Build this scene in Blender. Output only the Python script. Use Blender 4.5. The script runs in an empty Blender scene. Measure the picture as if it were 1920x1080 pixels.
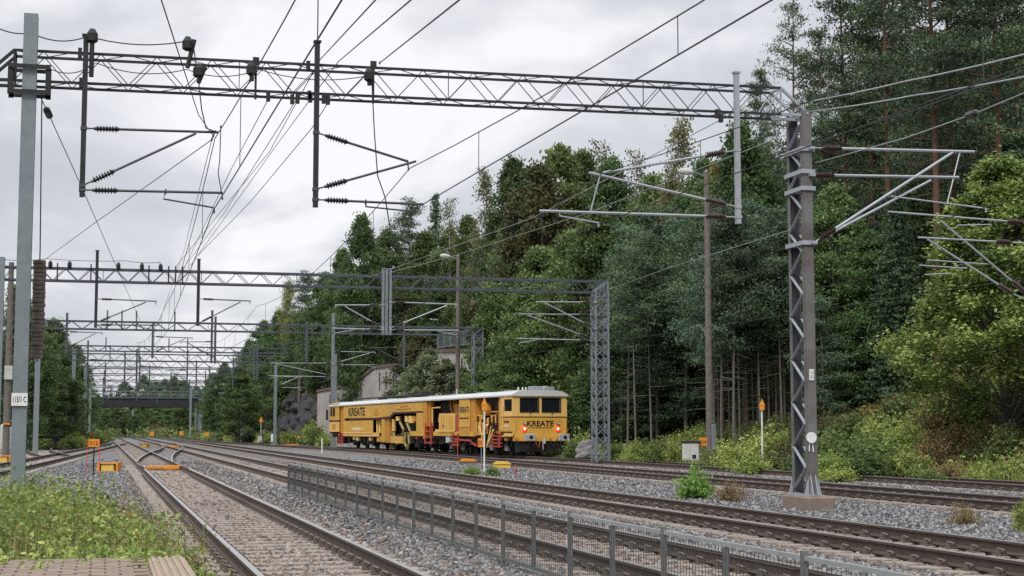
import bpy, math, random
import numpy as np
from math import sin, cos, tan, atan, atan2, pi, radians, sqrt
from mathutils import Vector, Matrix

random.seed(7)
RNG = np.random.default_rng(11)
SC = bpy.context.scene
COL = SC.collection

# ------------------------------------------------------------------ camera
F_PX, CAM_H = 2850.0, 1.45            # focal length in photo pixels, lens height over the rails
PITCH = atan(265 / F_PX)
YAW = atan(770 * cos(PITCH) / F_PX)
cam = bpy.data.cameras.new("camera"); camo = bpy.data.objects.new("camera", cam); COL.objects.link(camo)
cam.sensor_width = 36.0; cam.lens = F_PX / 1920 * 36.0
cam.clip_start = 0.1; cam.clip_end = 9000
camo.location = (0, 0, CAM_H); camo.rotation_euler = (pi / 2 + PITCH, 0, -YAW)
SC.camera = camo

# ------------------------------------------------------------------ sky, sun, exposure
SUN_EL, SUN_AZ = radians(48), radians(215)      # azimuth clockwise from +Y
w = bpy.data.worlds.new("World"); SC.world = w; w.use_nodes = True
nt = w.node_tree; nt.nodes.clear()
def N(tree, t, **kw):
    n = tree.nodes.new(t)
    for k, v in kw.items(): setattr(n, k, v)
    return n
out = N(nt, 'ShaderNodeOutputWorld'); bg = N(nt, 'ShaderNodeBackground'); bg.inputs[1].default_value = 0.1
sky = N(nt, 'ShaderNodeTexSky', sky_type='NISHITA'); sky.sun_disc = False
sky.sun_elevation = SUN_EL; sky.sun_rotation = SUN_AZ
tc = N(nt, 'ShaderNodeTexCoord'); sep = N(nt, 'ShaderNodeSeparateXYZ'); nt.links.new(tc.outputs['Generated'], sep.inputs[0])
zp = N(nt, 'ShaderNodeMath', operation='ADD'); zp.inputs[1].default_value = 0.35; nt.links.new(sep.outputs['Z'], zp.inputs[0])
zm = N(nt, 'ShaderNodeMath', operation='MAXIMUM'); zm.inputs[1].default_value = 0.12; nt.links.new(zp.outputs[0], zm.inputs[0])
dv = N(nt, 'ShaderNodeVectorMath', operation='DIVIDE'); cmb = N(nt, 'ShaderNodeCombineXYZ')
for i in range(3): nt.links.new(zm.outputs[0], cmb.inputs[i])
nt.links.new(tc.outputs['Generated'], dv.inputs[0]); nt.links.new(cmb.outputs[0], dv.inputs[1])
n1 = N(nt, 'ShaderNodeTexNoise'); n1.inputs['Scale'].default_value = 2.3; n1.inputs['Detail'].default_value = 6; n1.inputs['Roughness'].default_value = 0.52
n1.inputs['Distortion'].default_value = 0.5
mp = N(nt, 'ShaderNodeMapping'); mp.inputs['Location'].default_value = (3.3, 1.25, 0.4)
nt.links.new(dv.outputs[0], mp.inputs[0]); nt.links.new(mp.outputs[0], n1.inputs['Vector'])
cr = N(nt, 'ShaderNodeValToRGB'); nt.links.new(n1.outputs['Fac'], cr.inputs[0])
e = cr.color_ramp.elements
e[0].position = 0.38; e[0].color = (0.455, 0.475, 0.515, 1)
e[1].position = 0.63; e[1].color = (0.76, 0.765, 0.78, 1)
m_ = cr.color_ramp.elements.new(0.50); m_.color = (0.545, 0.56, 0.595, 1)
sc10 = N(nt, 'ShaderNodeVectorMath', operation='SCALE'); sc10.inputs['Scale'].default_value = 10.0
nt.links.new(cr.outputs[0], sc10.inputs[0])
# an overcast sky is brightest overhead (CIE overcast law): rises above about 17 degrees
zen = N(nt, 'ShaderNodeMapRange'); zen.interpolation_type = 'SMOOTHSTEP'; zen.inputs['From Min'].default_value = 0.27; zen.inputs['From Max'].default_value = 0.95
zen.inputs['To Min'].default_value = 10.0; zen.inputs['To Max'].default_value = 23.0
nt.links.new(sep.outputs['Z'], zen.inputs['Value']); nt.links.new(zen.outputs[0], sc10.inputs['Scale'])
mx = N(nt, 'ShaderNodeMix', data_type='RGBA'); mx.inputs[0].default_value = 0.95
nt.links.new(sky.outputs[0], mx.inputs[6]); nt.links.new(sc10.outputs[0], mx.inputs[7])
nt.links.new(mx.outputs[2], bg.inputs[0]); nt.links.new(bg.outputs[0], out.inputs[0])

sl = bpy.data.lights.new("sun", 'SUN'); slo = bpy.data.objects.new("sun", sl); COL.objects.link(slo)
sl.energy = 1.5; sl.angle = radians(14); sl.color = (1.0, 0.955, 0.89)
sd = Vector((sin(SUN_AZ) * cos(SUN_EL), cos(SUN_AZ) * cos(SUN_EL), sin(SUN_EL)))
slo.rotation_euler = sd.to_track_quat('Z', 'Y').to_euler()

SC.view_settings.view_transform = 'Standard'; SC.view_settings.look = 'None'
SC.view_settings.exposure = 0.37; SC.view_settings.gamma = 1.0
SC.view_settings.use_curve_mapping = False
SC.render.engine = 'CYCLES'
SC.cycles.max_bounces = 5; SC.cycles.diffuse_bounces = 2; SC.cycles.glossy_bounces = 2
SC.cycles.transmission_bounces = 3; SC.cycles.transparent_max_bounces = 8
SC.cycles.use_denoising = False
SC.cycles.sample_clamp_indirect = 4.0
SC.render.filter_size = 1.0 if hasattr(SC.render, 'filter_size') else 1.5

# ------------------------------------------------------------------ pixel helpers (photo 1920x1080)
_R = Matrix.Rotation(-YAW, 3, 'Z') @ Matrix.Rotation(pi / 2 + PITCH, 3, 'X')
def ray(px, py): return _R @ Vector(((px - 960) / F_PX, (540 - py) / F_PX, -1.0))
CAMP = Vector((0, 0, CAM_H))
def atz(px, py, z=0.0):
    r = ray(px, py); return CAMP + r * ((z - CAM_H) / r.z)
def aty(px, py, Y):
    r = ray(px, py); return CAMP + r * (Y / r.y)
def atd(px, py, d):               # d = horizontal depth along the view direction
    r = ray(px, py); f = r.x * sin(YAW) + r.y * cos(YAW); return CAMP + r * (d / f)
def xz(px, py, Y):
    p = aty(px, py, Y); return p.x, p.z

# ------------------------------------------------------------------ materials
def mat(name, col, rough=0.7, metal=0.0, var=0.18, scale=3.0, bump=0.0, bscale=40.0, col2=None, emit=None, coat=0.0):
    m = bpy.data.materials.new(name); m.use_nodes = True
    t = m.node_tree; b = t.nodes['Principled BSDF']
    b.inputs['Roughness'].default_value = rough; b.inputs['Metallic'].default_value = metal
    if 'Coat Weight' in b.inputs: b.inputs['Coat Weight'].default_value = coat
    c = N(t, 'ShaderNodeTexCoord'); n = N(t, 'ShaderNodeTexNoise'); n.inputs['Scale'].default_value = scale; n.inputs['Detail'].default_value = 7
    n.inputs['Roughness'].default_value = 0.65
    t.links.new(c.outputs['Object'], n.inputs['Vector'])
    r = N(t, 'ShaderNodeValToRGB'); r.color_ramp.elements[0].position = 0.3; r.color_ramp.elements[1].position = 0.7
    c2 = col2 or tuple(min(1, x * (1 + var)) for x in col); c1 = col if col2 else tuple(x * (1 - var) for x in col)
    r.color_ramp.elements[0].color = (*c1, 1); r.color_ramp.elements[1].color = (*c2, 1)
    t.links.new(n.outputs['Fac'], r.inputs[0]); t.links.new(r.outputs[0], b.inputs['Base Color'])
    if bump:
        n2 = N(t, 'ShaderNodeTexNoise'); n2.inputs['Scale'].default_value = bscale; n2.inputs['Detail'].default_value = 5
        t.links.new(c.outputs['Object'], n2.inputs['Vector'])
        bp = N(t, 'ShaderNodeBump'); bp.inputs['Strength'].default_value = bump; bp.inputs['Distance'].default_value = 0.02
        t.links.new(n2.outputs['Fac'], bp.inputs['Height']); t.links.new(bp.outputs[0], b.inputs['Normal'])
    if emit:
        b.inputs['Emission Color'].default_value = (*emit[0], 1); b.inputs['Emission Strength'].default_value = emit[1]
    return m

def leafmat(name, dark, light, mid=None, trans=0.25, objvar=0.35):
    """two sided leaf: colour from the per-leaf attribute tint, shifted a little per plant"""
    m = bpy.data.materials.new(name); m.use_nodes = True
    t = m.node_tree; t.nodes.clear()
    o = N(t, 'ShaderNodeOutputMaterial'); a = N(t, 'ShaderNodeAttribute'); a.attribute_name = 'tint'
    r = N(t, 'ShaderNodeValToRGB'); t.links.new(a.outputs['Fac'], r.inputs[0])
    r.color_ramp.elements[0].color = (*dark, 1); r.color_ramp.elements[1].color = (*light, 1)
    if mid:
        k = r.color_ramp.elements.new(0.5); k.color = (*mid, 1)
    oi = N(t, 'ShaderNodeObjectInfo'); h = N(t, 'ShaderNodeHueSaturation')
    mr = N(t, 'ShaderNodeMapRange'); mr.inputs['To Min'].default_value = 1 - objvar; mr.inputs['To Max'].default_value = 1 + objvar
    t.links.new(oi.outputs['Random'], mr.inputs['Value']); t.links.new(mr.outputs[0], h.inputs['Value'])
    mh = N(t, 'ShaderNodeMath', operation='MULTIPLY'); mh.inputs[1].default_value = 7.31
    fr = N(t, 'ShaderNodeMath', operation='FRACT'); t.links.new(oi.outputs['Random'], mh.inputs[0]); t.links.new(mh.outputs[0], fr.inputs[0])
    m2 = N(t, 'ShaderNodeMapRange'); m2.inputs['To Min'].default_value = 0.487; m2.inputs['To Max'].default_value = 0.515
    t.links.new(fr.outputs[0], m2.inputs['Value']); t.links.new(m2.outputs[0], h.inputs['Hue'])
    t.links.new(r.outputs[0], h.inputs['Color'])
    d = N(t, 'ShaderNodeBsdfPrincipled'); d.inputs['Roughness'].default_value = 0.55
    d.inputs['Specular IOR Level'].default_value = 0.35
    tr = N(t, 'ShaderNodeBsdfTranslucent'); ms = N(t, 'ShaderNodeMixShader'); ms.inputs[0].default_value = trans
    t.links.new(h.outputs[0], d.inputs['Base Color']); t.links.new(h.outputs[0], tr.inputs['Color'])
    t.links.new(d.outputs[0], ms.inputs[1]); t.links.new(tr.outputs[0], ms.inputs[2]); t.links.new(ms.outputs[0], o.inputs[0])
    return m

M = dict(
    galv=mat('galvanised_steel', (0.20, 0.225, 0.25), 0.55, 0.25, 0.16, 5, 0.15, 60),
    galv_pale=mat('pale_galvanised_steel', (0.205, 0.235, 0.25), 0.5, 0.2, 0.14, 6),
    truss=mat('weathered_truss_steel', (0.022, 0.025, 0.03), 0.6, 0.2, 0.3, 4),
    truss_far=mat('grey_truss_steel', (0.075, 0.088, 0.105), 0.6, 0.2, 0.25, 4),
    lace=mat('lacing_steel', (0.34, 0.36, 0.39), 0.5, 0.2, 0.15, 8),
    mastbrown=mat('rust_stained_steel', (0.095, 0.083, 0.074), 0.7, 0.1, 0.2, 1.6, 0.3, 30, col2=(0.19, 0.19, 0.19)),
    mastdark=mat('mast_inner_steel', (0.03, 0.033, 0.04), 0.8, 0.0, 0.2, 3),
    black=mat('black_iron', (0.016, 0.016, 0.018), 0.6, 0.1, 0.3, 9),
    wire=mat('wire_copper_oxide', (0.045, 0.05, 0.05), 0.6, 0.3, 0.2, 1),
    wire_pale=mat('aluminium_wire', (0.33, 0.35, 0.36), 0.45, 0.3, 0.2, 1),
    insul=mat('brown_porcelain', (0.042, 0.02, 0.017), 0.3, 0.0, 0.25, 9),
    insul_dark=mat('black_porcelain', (0.02, 0.02, 0.022), 0.35, 0.0, 0.25, 9),
    tube=mat('aluminium_tube', (0.36, 0.38, 0.41), 0.45, 0.3, 0.12, 4),
    tube_dark=mat('dull_steel_tube', (0.07, 0.075, 0.085), 0.5, 0.3, 0.2, 4),
    conc=mat('concrete', (0.30, 0.285, 0.26), 0.9, 0, 0.2, 2.5, 0.4, 30),
    conc_brown=mat('rust_stained_concrete', (0.17, 0.125, 0.10), 0.9, 0, 0.25, 3, 0.4, 30, col2=(0.27, 0.21, 0.175)),
    wallc=mat('old_wall_concrete', (0.27, 0.245, 0.225), 0.9, 0, 0.25, 0.45, 0.5, 6, col2=(0.46, 0.43, 0.40)),
    wallcap=mat('wall_coping', (0.12, 0.085, 0.07), 0.9, 0, 0.3, 1.5),
    slot=mat('weep_slot', (0.012, 0.012, 0.012), 0.9),
    sleeper=mat('dusty_sleeper_concrete', (0.20, 0.168, 0.14), 0.9, 0, 0.2, 5, 0.4, 40, col2=(0.36, 0.31, 0.265)),
    railrust=mat('rail_rust', (0.058, 0.041, 0.034), 0.75, 0.1, 0.3, 6, 0.2, 50, col2=(0.105, 0.074, 0.061)),
    railtop=mat('rail_running_surface', (0.42, 0.40, 0.385), 0.33, 0.65, 0.15, 6),
    clip=mat('clip_iron', (0.14, 0.115, 0.10), 0.6, 0.3, 0.3, 20),
    wood=mat('weathered_wood', (0.10, 0.083, 0.072), 0.9, 0, 0.3, 6, 0.4, 30, col2=(0.19, 0.165, 0.145)),
    orange=mat('orange_paint', (0.72, 0.25, 0.012), 0.55, 0, 0.12, 6),
    orange_dull=mat('faded_orange_paint', (0.50, 0.19, 0.022), 0.7, 0, 0.25, 6),
    yellow=mat('yellow_paint', (0.70, 0.46, 0.07), 0.5, 0, 0.12, 5),
    white=mat('white_paint', (0.72, 0.72, 0.70), 0.6, 0, 0.1, 6),
    red=mat('red_paint', (0.55, 0.05, 0.025), 0.5, 0, 0.15, 6),
    ink=mat('black_lettering', (0.012, 0.011, 0.012), 0.6),
    weight=mat('rusty_weight', (0.085, 0.058, 0.045), 0.85, 0, 0.35, 9, 0.3, 40, col2=(0.19, 0.15, 0.125)),
    rock=mat('cut_rock', (0.014, 0.015, 0.018), 0.9, 0, 0.3, 1.6, 0.9, 5, col2=(0.075, 0.073, 0.078)),
    boulder=mat('grey_boulder', (0.16, 0.15, 0.15), 0.9, 0, 0.3, 3, 0.8, 9, col2=(0.30, 0.28, 0.27)),
    bridge=mat('bridge_steel', (0.018, 0.018, 0.022), 0.8, 0, 0.25, 1),
    fence=mat('fence_steel', (0.17, 0.175, 0.17), 0.5, 0.3, 0.18, 9),
    fence_wire=mat('fence_mesh_wire', (0.06, 0.062, 0.058), 0.5, 0.3, 0.2, 9),
    barkpine=mat('pine_bark', (0.075, 0.042, 0.03), 0.95, 0, 0.3, 2, 0.5, 20, col2=(0.16, 0.08, 0.05)),
    barkdark=mat('dark_bark', (0.055, 0.046, 0.04), 0.95, 0, 0.3, 4, 0.4, 20, col2=(0.12, 0.105, 0.095)),
    barkbirch=mat('birch_bark', (0.16, 0.15, 0.14), 0.9, 0, 0.3, 3, col2=(0.46, 0.45, 0.43)),
    paver=mat('paver_stone', (0.19, 0.135, 0.105), 0.9, 0, 0.25, 7, 0.4, 50, col2=(0.31, 0.24, 0.19)),
    tactile=mat('tactile_strip', (0.33, 0.26, 0.185), 0.85, 0, 0.15, 7, 0.3, 50),
    cabinet=mat('pale_grey_cabinet', (0.47, 0.47, 0.44), 0.6, 0, 0.15, 2.5),
)

# ------------------------------------------------------------------ mesh building
def tag(o, label=None, cat=None, group=None, kind=None):
    if label: o['label'] = label
    if cat: o['category'] = cat
    if group: o['group'] = group
    if kind: o['kind'] = kind
    return o
def thing(name, label, cat, loc=(0, 0, 0), rz=0.0, group=None):
    o = bpy.data.objects.new(name, None); COL.objects.link(o); o.empty_display_size = 0.3
    o.location = loc; o.rotation_euler = (0, 0, rz)
    return tag(o, label, cat, group)
def link(name, me, parent=None, loc=None):
    o = bpy.data.objects.new(name, me); COL.objects.link(o)
    if parent is not None: o.parent = parent
    if loc is not None: o.location = loc
    return o
def copy_tree(o, parent=None):
    c = o.copy(); COL.objects.link(c); c.parent = parent
    for ch in list(o.children): copy_tree(ch, c)
    return c

class MB:
    """collects simple solids into one mesh"""
    def __init__(s): s.v = []; s.f = []; s.m = []; s.off = (0, 0, 0)
    def add(s, vs, fs, mi=0):
        b = len(s.v); s.v += [tuple(p) for p in vs]
        s.f += [tuple(b + i for i in f) for f in fs]; s.m += [mi] * len(fs); return s
    def box(s, x0, x1, y0, y1, z0, z1, mi=0):
        return s.add([(x0, y0, z0), (x1, y0, z0), (x1, y1, z0), (x0, y1, z0), (x0, y0, z1), (x1, y0, z1), (x1, y1, z1), (x0, y1, z1)],
              [(3, 2, 1, 0), (4, 5, 6, 7), (0, 1, 5, 4), (1, 2, 6, 5), (2, 3, 7, 6), (3, 0, 4, 7)], mi)
    def bar(s, p, q, wd, ht=None, mi=0, up=(0, 0, 1)):
        p, q = Vector(p), Vector(q); d = (q - p)
        if d.length < 1e-6: return s
        d.normalize(); u = Vector(up)
        if abs(d.dot(u)) > 0.98: u = Vector((0, 1, 0))
        a = d.cross(u).normalized(); b = a.cross(d).normalized(); ht = ht or wd
        a *= wd / 2; b *= ht / 2
        return s.add([p - a - b, p + a - b, p + a + b, p - a + b, q - a - b, q + a - b, q + a + b, q - a + b],
              [(3, 2, 1, 0), (4, 5, 6, 7), (0, 1, 5, 4), (1, 2, 6, 5), (2, 3, 7, 6), (3, 0, 4, 7)], mi)
    def tube(s, pts, r, seg=6, mi=0, cap=True):
        pts = [Vector(p) for p in pts]; n = len(pts); rs = r if isinstance(r, (list, tuple)) else [r] * n
        base = len(s.v); prev = None
        for i, p in enumerate(pts):
            d = (pts[min(i + 1, n - 1)] - pts[max(i - 1, 0)]).normalized()
            if prev is None:
                u = Vector((0, 0, 1)) if abs(d.z) < 0.9 else Vector((1, 0, 0))
                a = d.cross(u).normalized()
            else:
                a = (prev - d * prev.dot(d)).normalized()
            prev = a; b = d.cross(a)
            for k in range(seg):
                t = 2 * pi * k / seg
                q = p + (a * cos(t) + b * sin(t)) * rs[i]; s.v.append((q.x, q.y, q.z))
        for i in range(n - 1):
            for k in range(seg):
                k2 = (k + 1) % seg
                s.f.append((base + i * seg + k, base + i * seg + k2, base + (i + 1) * seg + k2, base + (i + 1) * seg + k)); s.m.append(mi)
        if cap:
            s.f.append(tuple(base + k for k in reversed(range(seg)))); s.m.append(mi)
            s.f.append(tuple(base + (n - 1) * seg + k for k in range(seg))); s.m.append(mi)
        return s
    def lathe(s, p, q, prof, seg=10, mi=0):
        """prof: (t along p->q in metres, radius)"""
        p, q = Vector(p), Vector(q); d = (q - p).normalized()
        return s.tube([p + d * t for t, _ in prof], [max(r, 1e-4) for _, r in prof], seg, mi)
    def prism(s, poly, axis, a0, a1, mi=0):
        """poly in the two other axes, extruded along axis (0 x, 1 y, 2 z)"""
        n = len(poly)
        def mk(p, a): return (a, p[0], p[1]) if axis == 0 else (p[0], a, p[1]) if axis == 1 else (p[0], p[1], a)
        vs = [mk(p, a0) for p in poly] + [mk(p, a1) for p in poly]
        fs = [tuple(range(n)), tuple(range(2 * n - 1, n - 1, -1))] + [(i, i + n, (i + 1) % n + n, (i + 1) % n) for i in range(n)]
        return s.add(vs, fs, mi)
    def build(s, name, m, parent=None, loc=None, bevel=0.0, smooth=False):
        me = bpy.data.meshes.new(name); me.from_pydata(s.v, [], s.f)
        ms = m if isinstance(m, (list, tuple)) else [m]
        for x in ms: me.materials.append(M[x] if isinstance(x, str) else x)
        if len(ms) > 1: me.polygons.foreach_set('material_index', s.m)
        me.update()
        import bmesh
        bm = bmesh.new(); bm.from_mesh(me); bmesh.ops.recalc_face_normals(bm, faces=bm.faces)
        if bevel: bmesh.ops.bevel(bm, geom=list(bm.edges), offset=bevel, segments=1, affect='EDGES', profile=0.5)
        bm.to_mesh(me); bm.free()
        if smooth: me.polygons.foreach_set('use_smooth', [True] * len(me.polygons))
        return link(name, me, parent, loc)

def fast_mesh(name, verts, quads, m, attr=None, tris=False):
    """numpy arrays -> mesh; attr = per-vertex float called tint"""
    me = bpy.data.meshes.new(name); k = quads.shape[1]; nf = len(quads)
    me.vertices.add(len(verts)); me.vertices.foreach_set('co', np.ascontiguousarray(verts, dtype=np.float32).ravel())
    me.loops.add(nf * k); me.loops.foreach_set('vertex_index', np.ascontiguousarray(quads, dtype=np.int32).ravel())
    me.polygons.add(nf); me.polygons.foreach_set('loop_start', np.arange(0, nf * k, k, dtype=np.int32))
    me.polygons.foreach_set('loop_total', np.full(nf, k, dtype=np.int32))
    if attr is not None:
        a = me.attributes.new('tint', 'FLOAT', 'POINT'); a.data.foreach_set('value', np.ascontiguousarray(attr, dtype=np.float32))
    me.materials.append(M[m] if isinstance(m, str) else m)
    me.update(calc_edges=True); me.validate()
    return me

def lettering(name, s, parent, origin, right, up, height, m='ink', width=None, bold=0.0, depth=0.006):
    cu = bpy.data.curves.new('t', 'FONT'); cu.body = s; cu.size = 1.0; cu.align_x = 'CENTER'; cu.align_y = 'CENTER'
    cu.extrude = 0.0; cu.offset = bold
    ob = bpy.data.objects.new('t', cu); COL.objects.link(ob)
    dg = bpy.context.evaluated_depsgraph_get(); me = bpy.data.meshes.new_from_object(ob.evaluated_get(dg))
    bpy.data.objects.remove(ob); bpy.data.curves.remove(cu)
    n = len(me.vertices); co = np.zeros(n * 3, dtype=np.float32); me.vertices.foreach_get('co', co); co = co.reshape(-1, 3)
    lo, hi = co.min(0), co.max(0); c = (lo + hi) / 2; sy = height / (hi[1] - lo[1]); sx = (width / (hi[0] - lo[0])) if width else sy
    R_, U_ = Vector(right).normalized(), Vector(up).normalized(); Nn = R_.cross(U_); O = Vector(origin)
    x = (co[:, 0] - c[0]) * sx; y = (co[:, 1] - c[1]) * sy
    co2 = np.outer(x, R_) + np.outer(y, U_) + np.array(O + Nn * depth)
    me.vertices.foreach_set('co', co2.astype(np.float32).ravel()); me.materials.clear(); me.materials.append(M[m]); me.update()
    me.name = name
    return link(name, me, parent)

# ------------------------------------------------------------------ terrain
def sm(a, b, x):
    t = np.clip((x - a) / (b - a), 0, 1); return t * t * (3 - 2 * t)
_XRy = [0, 45, 80, 108, 113, 150, 190, 230, 280, 330, 1000]; _XRx = [27.4, 25.8, 25.2, 25.6, 28.9, 20.9, 18.8, 16.7, 15.5, 16, 20]
_XLy = [0, 15, 28, 45, 70, 120, 138, 200, 280, 1000]; _XLx = [-1.2, -1.2, -4.0, -9, -14, -13, -6.0, -5, -3.6, -4]
def hgt(X, Y):
    X = np.asarray(X, dtype=float); Y = np.asarray(Y, dtype=float)
    h = -0.24 + 0.13 * np.exp(-((X - 4.4) / 0.55) ** 2) * (Y < 60)
    t = np.maximum(X - np.interp(Y, _XRy, _XRx), 0)
    g1 = 4.3 * sm(-.8, 12, t) - 4.3 * sm(-.8, 12, 0) + 0.12 * np.maximum(t - 9, 0)
    g2 = 0.9 * sm(0, 7, t) + 0.16 * np.maximum(t - 5, 0)
    g3 = 6.4 * sm(0.3, 2.4, t) + 0.10 * np.maximum(t - 3, 0)
    g4 = 3.6 * sm(0, 10, t) + 0.07 * np.maximum(t - 6, 0)
    a = sm(56, 72, Y); b = sm(108, 115, Y); c = sm(185, 230, Y)
    g = g1 * (1 - a) + g2 * a * (1 - b) + g3 * b * (1 - c) + g4 * c
    g = np.minimum(g, 13)
    s = np.maximum(np.interp(Y, _XLy, _XLx) - X, 0)
    l = np.minimum(2.2 * sm(0, 10, s) + 0.06 * s, 7)
    bump = 0.22 * np.sin(X * 0.9 + 1.3 * np.sin(Y * 0.31)) * np.sin(Y * 0.53 + X * 0.2)
    off = np.minimum(t, 3) / 3 + np.minimum(s, 3) / 3
    far = 8 * sm(345, 560, Y)
    return h + g + l + bump * np.minimum(off, 1) * 1.2 + far
def H(x, y): return float(hgt(x, y))

# ------------------------------------------------------------------ ground sheet
def make_ground():
    xs = np.concatenate([[-1400, -900, -450, -260], np.arange(-170, -14, 6), np.arange(-14, 32, .5), np.arange(32, 62, 1.5), np.arange(62, 200, 8), [240, 320, 500, 900, 1400]])
    ys = np.concatenate([[-200, -100], np.arange(-40, 10, 5), np.arange(10, 75, .9), np.arange(75, 200, 1.5), np.arange(200, 360, 4), np.arange(360, 640, 14), [700, 900, 1500]])
    X, Y = np.meshgrid(xs, ys); Z = hgt(X, Y)
    v = np.stack([X, Y, Z], -1).reshape(-1, 3); nx, ny = len(xs), len(ys)
    i = (np.arange(ny - 1)[:, None] * nx + np.arange(nx - 1)[None]).ravel()
    q = np.stack([i, i + 1, i + 1 + nx, i + nx], -1)
    xr = np.interp(Y, _XRy, _XRx); xl = np.interp(Y, _XLy, _XLx)
    veg = np.maximum(sm(-1.2, 0.4, X - xr), sm(-1.2, 0.8, xl - X))
    veg = np.maximum(veg, sm(300, 345, Y))
    m = bpy.data.materials.new('ground_ballast'); m.use_nodes = True
    t = m.node_tree; b = t.nodes['Principled BSDF']; b.inputs['Roughness'].default_value = 0.9; b.inputs['Specular IOR Level'].default_value = 0.3
    c = N(t, 'ShaderNodeTexCoord')
    vo = N(t, 'ShaderNodeTexVoronoi'); vo.inputs['Scale'].default_value = 15; t.links.new(c.outputs['Object'], vo.inputs['Vector'])
    sp = N(t, 'ShaderNodeSeparateColor'); t.links.new(vo.outputs['Color'], sp.inputs[0])
    r = N(t, 'ShaderNodeValToRGB'); t.links.new(sp.outputs[0], r.inputs[0])
    r.color_ramp.elements[0].color = (0.045, 0.045, 0.048, 1); r.color_ramp.elements[1].color = (0.38, 0.37, 0.365, 1)
    k = r.color_ramp.elements.new(0.5); k.color = (0.152, 0.150, 0.150, 1)
    # rust dust lies in and beside the tracks: a broad brown patchiness
    n = N(t, 'ShaderNodeTexNoise'); n.inputs['Scale'].default_value = 1.3; n.inputs['Detail'].default_value = 8; t.links.new(c.outputs['Object'], n.inputs['Vector'])
    at2 = N(t, 'ShaderNodeAttribute'); at2.attribute_name = 'dust'
    mul = N(t, 'ShaderNodeMath', operation='MULTIPLY'); t.links.new(n.outputs['Fac'], mul.inputs[0]); t.links.new(at2.outputs['Fac'], mul.inputs[1])
    mx = N(t, 'ShaderNodeMix', data_type='RGBA'); t.links.new(mul.outputs[0], mx.inputs[0]); t.links.new(r.outputs[0], mx.inputs[6]); mx.inputs[7].default_value = (0.15, 0.118, 0.098, 1)
    n2 = N(t, 'ShaderNodeTexNoise'); n2.inputs['Scale'].default_value = 1.6; n2.inputs['Detail'].default_value = 8; t.links.new(c.outputs['Object'], n2.inputs['Vector'])
    r2 = N(t, 'ShaderNodeValToRGB'); t.links.new(n2.outputs['Fac'], r2.inputs[0])
    r2.color_ramp.elements[0].position = .32; r2.color_ramp.elements[1].position = .7
    r2.color_ramp.elements[0].color = (0.022, 0.016, 0.012, 1); r2.color_ramp.elements[1].color = (0.06, 0.055, 0.022, 1)
    at = N(t, 'ShaderNodeAttribute'); at.attribute_name = 'tint'
    mx2 = N(t, 'ShaderNodeMix', data_type='RGBA'); t.links.new(at.outputs['Fac'], mx2.inputs[0]); t.links.new(mx.outputs[2], mx2.inputs[6]); t.links.new(r2.outputs[0], mx2.inputs[7])
    t.links.new(mx2.outputs[2], b.inputs['Base Color'])
    bp = N(t, 'ShaderNodeBump'); bp.inputs['Strength'].default_value = 0.9; bp.inputs['Distance'].default_value = 0.045; bp.invert = True
    t.links.new(vo.outputs['Distance'], bp.inputs['Height']); t.links.new(bp.outputs[0], b.inputs['Normal'])
    me = fast_mesh('ground', v, q, m, veg.ravel())
    dust = np.zeros_like(X)
    for xc in (2.37, 6.43, 10.67, 18.4): dust = np.maximum(dust, 1 - sm(0.7, 1.9, np.abs(X - xc)))
    dust = np.maximum(dust, 1 - sm(0.7, 2.2, np.abs(X - np.interp(Y, E_Y, E_X))))
    a = me.attributes.new('dust', 'FLOAT', 'POINT'); a.data.foreach_set('value', (dust * .62).astype(np.float32).ravel())
    me.polygons.foreach_set('use_smooth', [True] * len(me.polygons))
    tag(link('ground', me), kind='structure')

# ------------------------------------------------------------------ tracks
E_PTS = [(25.3, -5), (24.6, 20), (24.2, 38), (23.9, 55), (23.5, 72), (22.95, 84), (21.95, 95), (19.85, 117.4), (17.4, 142), (15.3, 165), (13.5, 190), (12.2, 215), (11.7, 260)]
E_X = [p[0] for p in E_PTS]; E_Y = [p[1] for p in E_PTS]
GAUGE = 0.762 + 0.036
def dense(pts, step=2.0):
    """Catmull-Rom through the points"""
    P = [Vector((x, y, 0)) for x, y in pts]
    if len(P) == 2:
        n = max(2, int((P[1] - P[0]).length / 12)); return [P[0].lerp(P[1], i / n) for i in range(n + 1)]
    P = [P[0] * 2 - P[1]] + P + [P[-1] * 2 - P[-2]]; o = []
    for i in range(1, len(P) - 2):
        n = max(1, int((P[i + 1] - P[i]).length / step))
        for k in range(n):
            t = k / n; a, b, c, d = P[i - 1], P[i], P[i + 1], P[i + 2]
            o.append(0.5 * ((2 * b) + (c - a) * t + (2 * a - 5 * b + 4 * c - d) * t * t + (3 * b - a - 3 * c + d) * t ** 3))
    o.append(P[-2]); return o
PROF = [(-.036, -.004), (-.03, 0), (.03, 0), (.036, -.004), (.036, -.036), (.012, -.05), (.009, -.135), (.03, -.148), (.075, -.158), (.075, -.172), (-.075, -.172), (-.075, -.158), (-.03, -.148), (-.009, -.135), (-.012, -.05), (-.036, -.036)]
def rail_mesh(path, off, zt=0.0):
    n = len(path); k = len(PROF); v = []; f = []; mi = []
    for i, p in enumerate(path):
        d = (path[min(i + 1, n - 1)] - path[max(i - 1, 0)]).normalized(); r = Vector((d.y, -d.x, 0))
        for (a, z) in PROF:
            q = p + r * (off + a); v.append((q.x, q.y, zt + z))
    for i in range(n - 1):
        for j in range(k):
            j2 = (j + 1) % k
            f.append((i * k + j, (i + 1) * k + j, (i + 1) * k + j2, i * k + j2)); mi.append(1 if j in (0, 1, 2) else 0)
    f.append(tuple(range(k))); mi.append(0); f.append(tuple((n - 1) * k + j for j in reversed(range(k)))); mi.append(0)
    b = MB(); b.add(v, f); b.m = mi; return b
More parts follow.
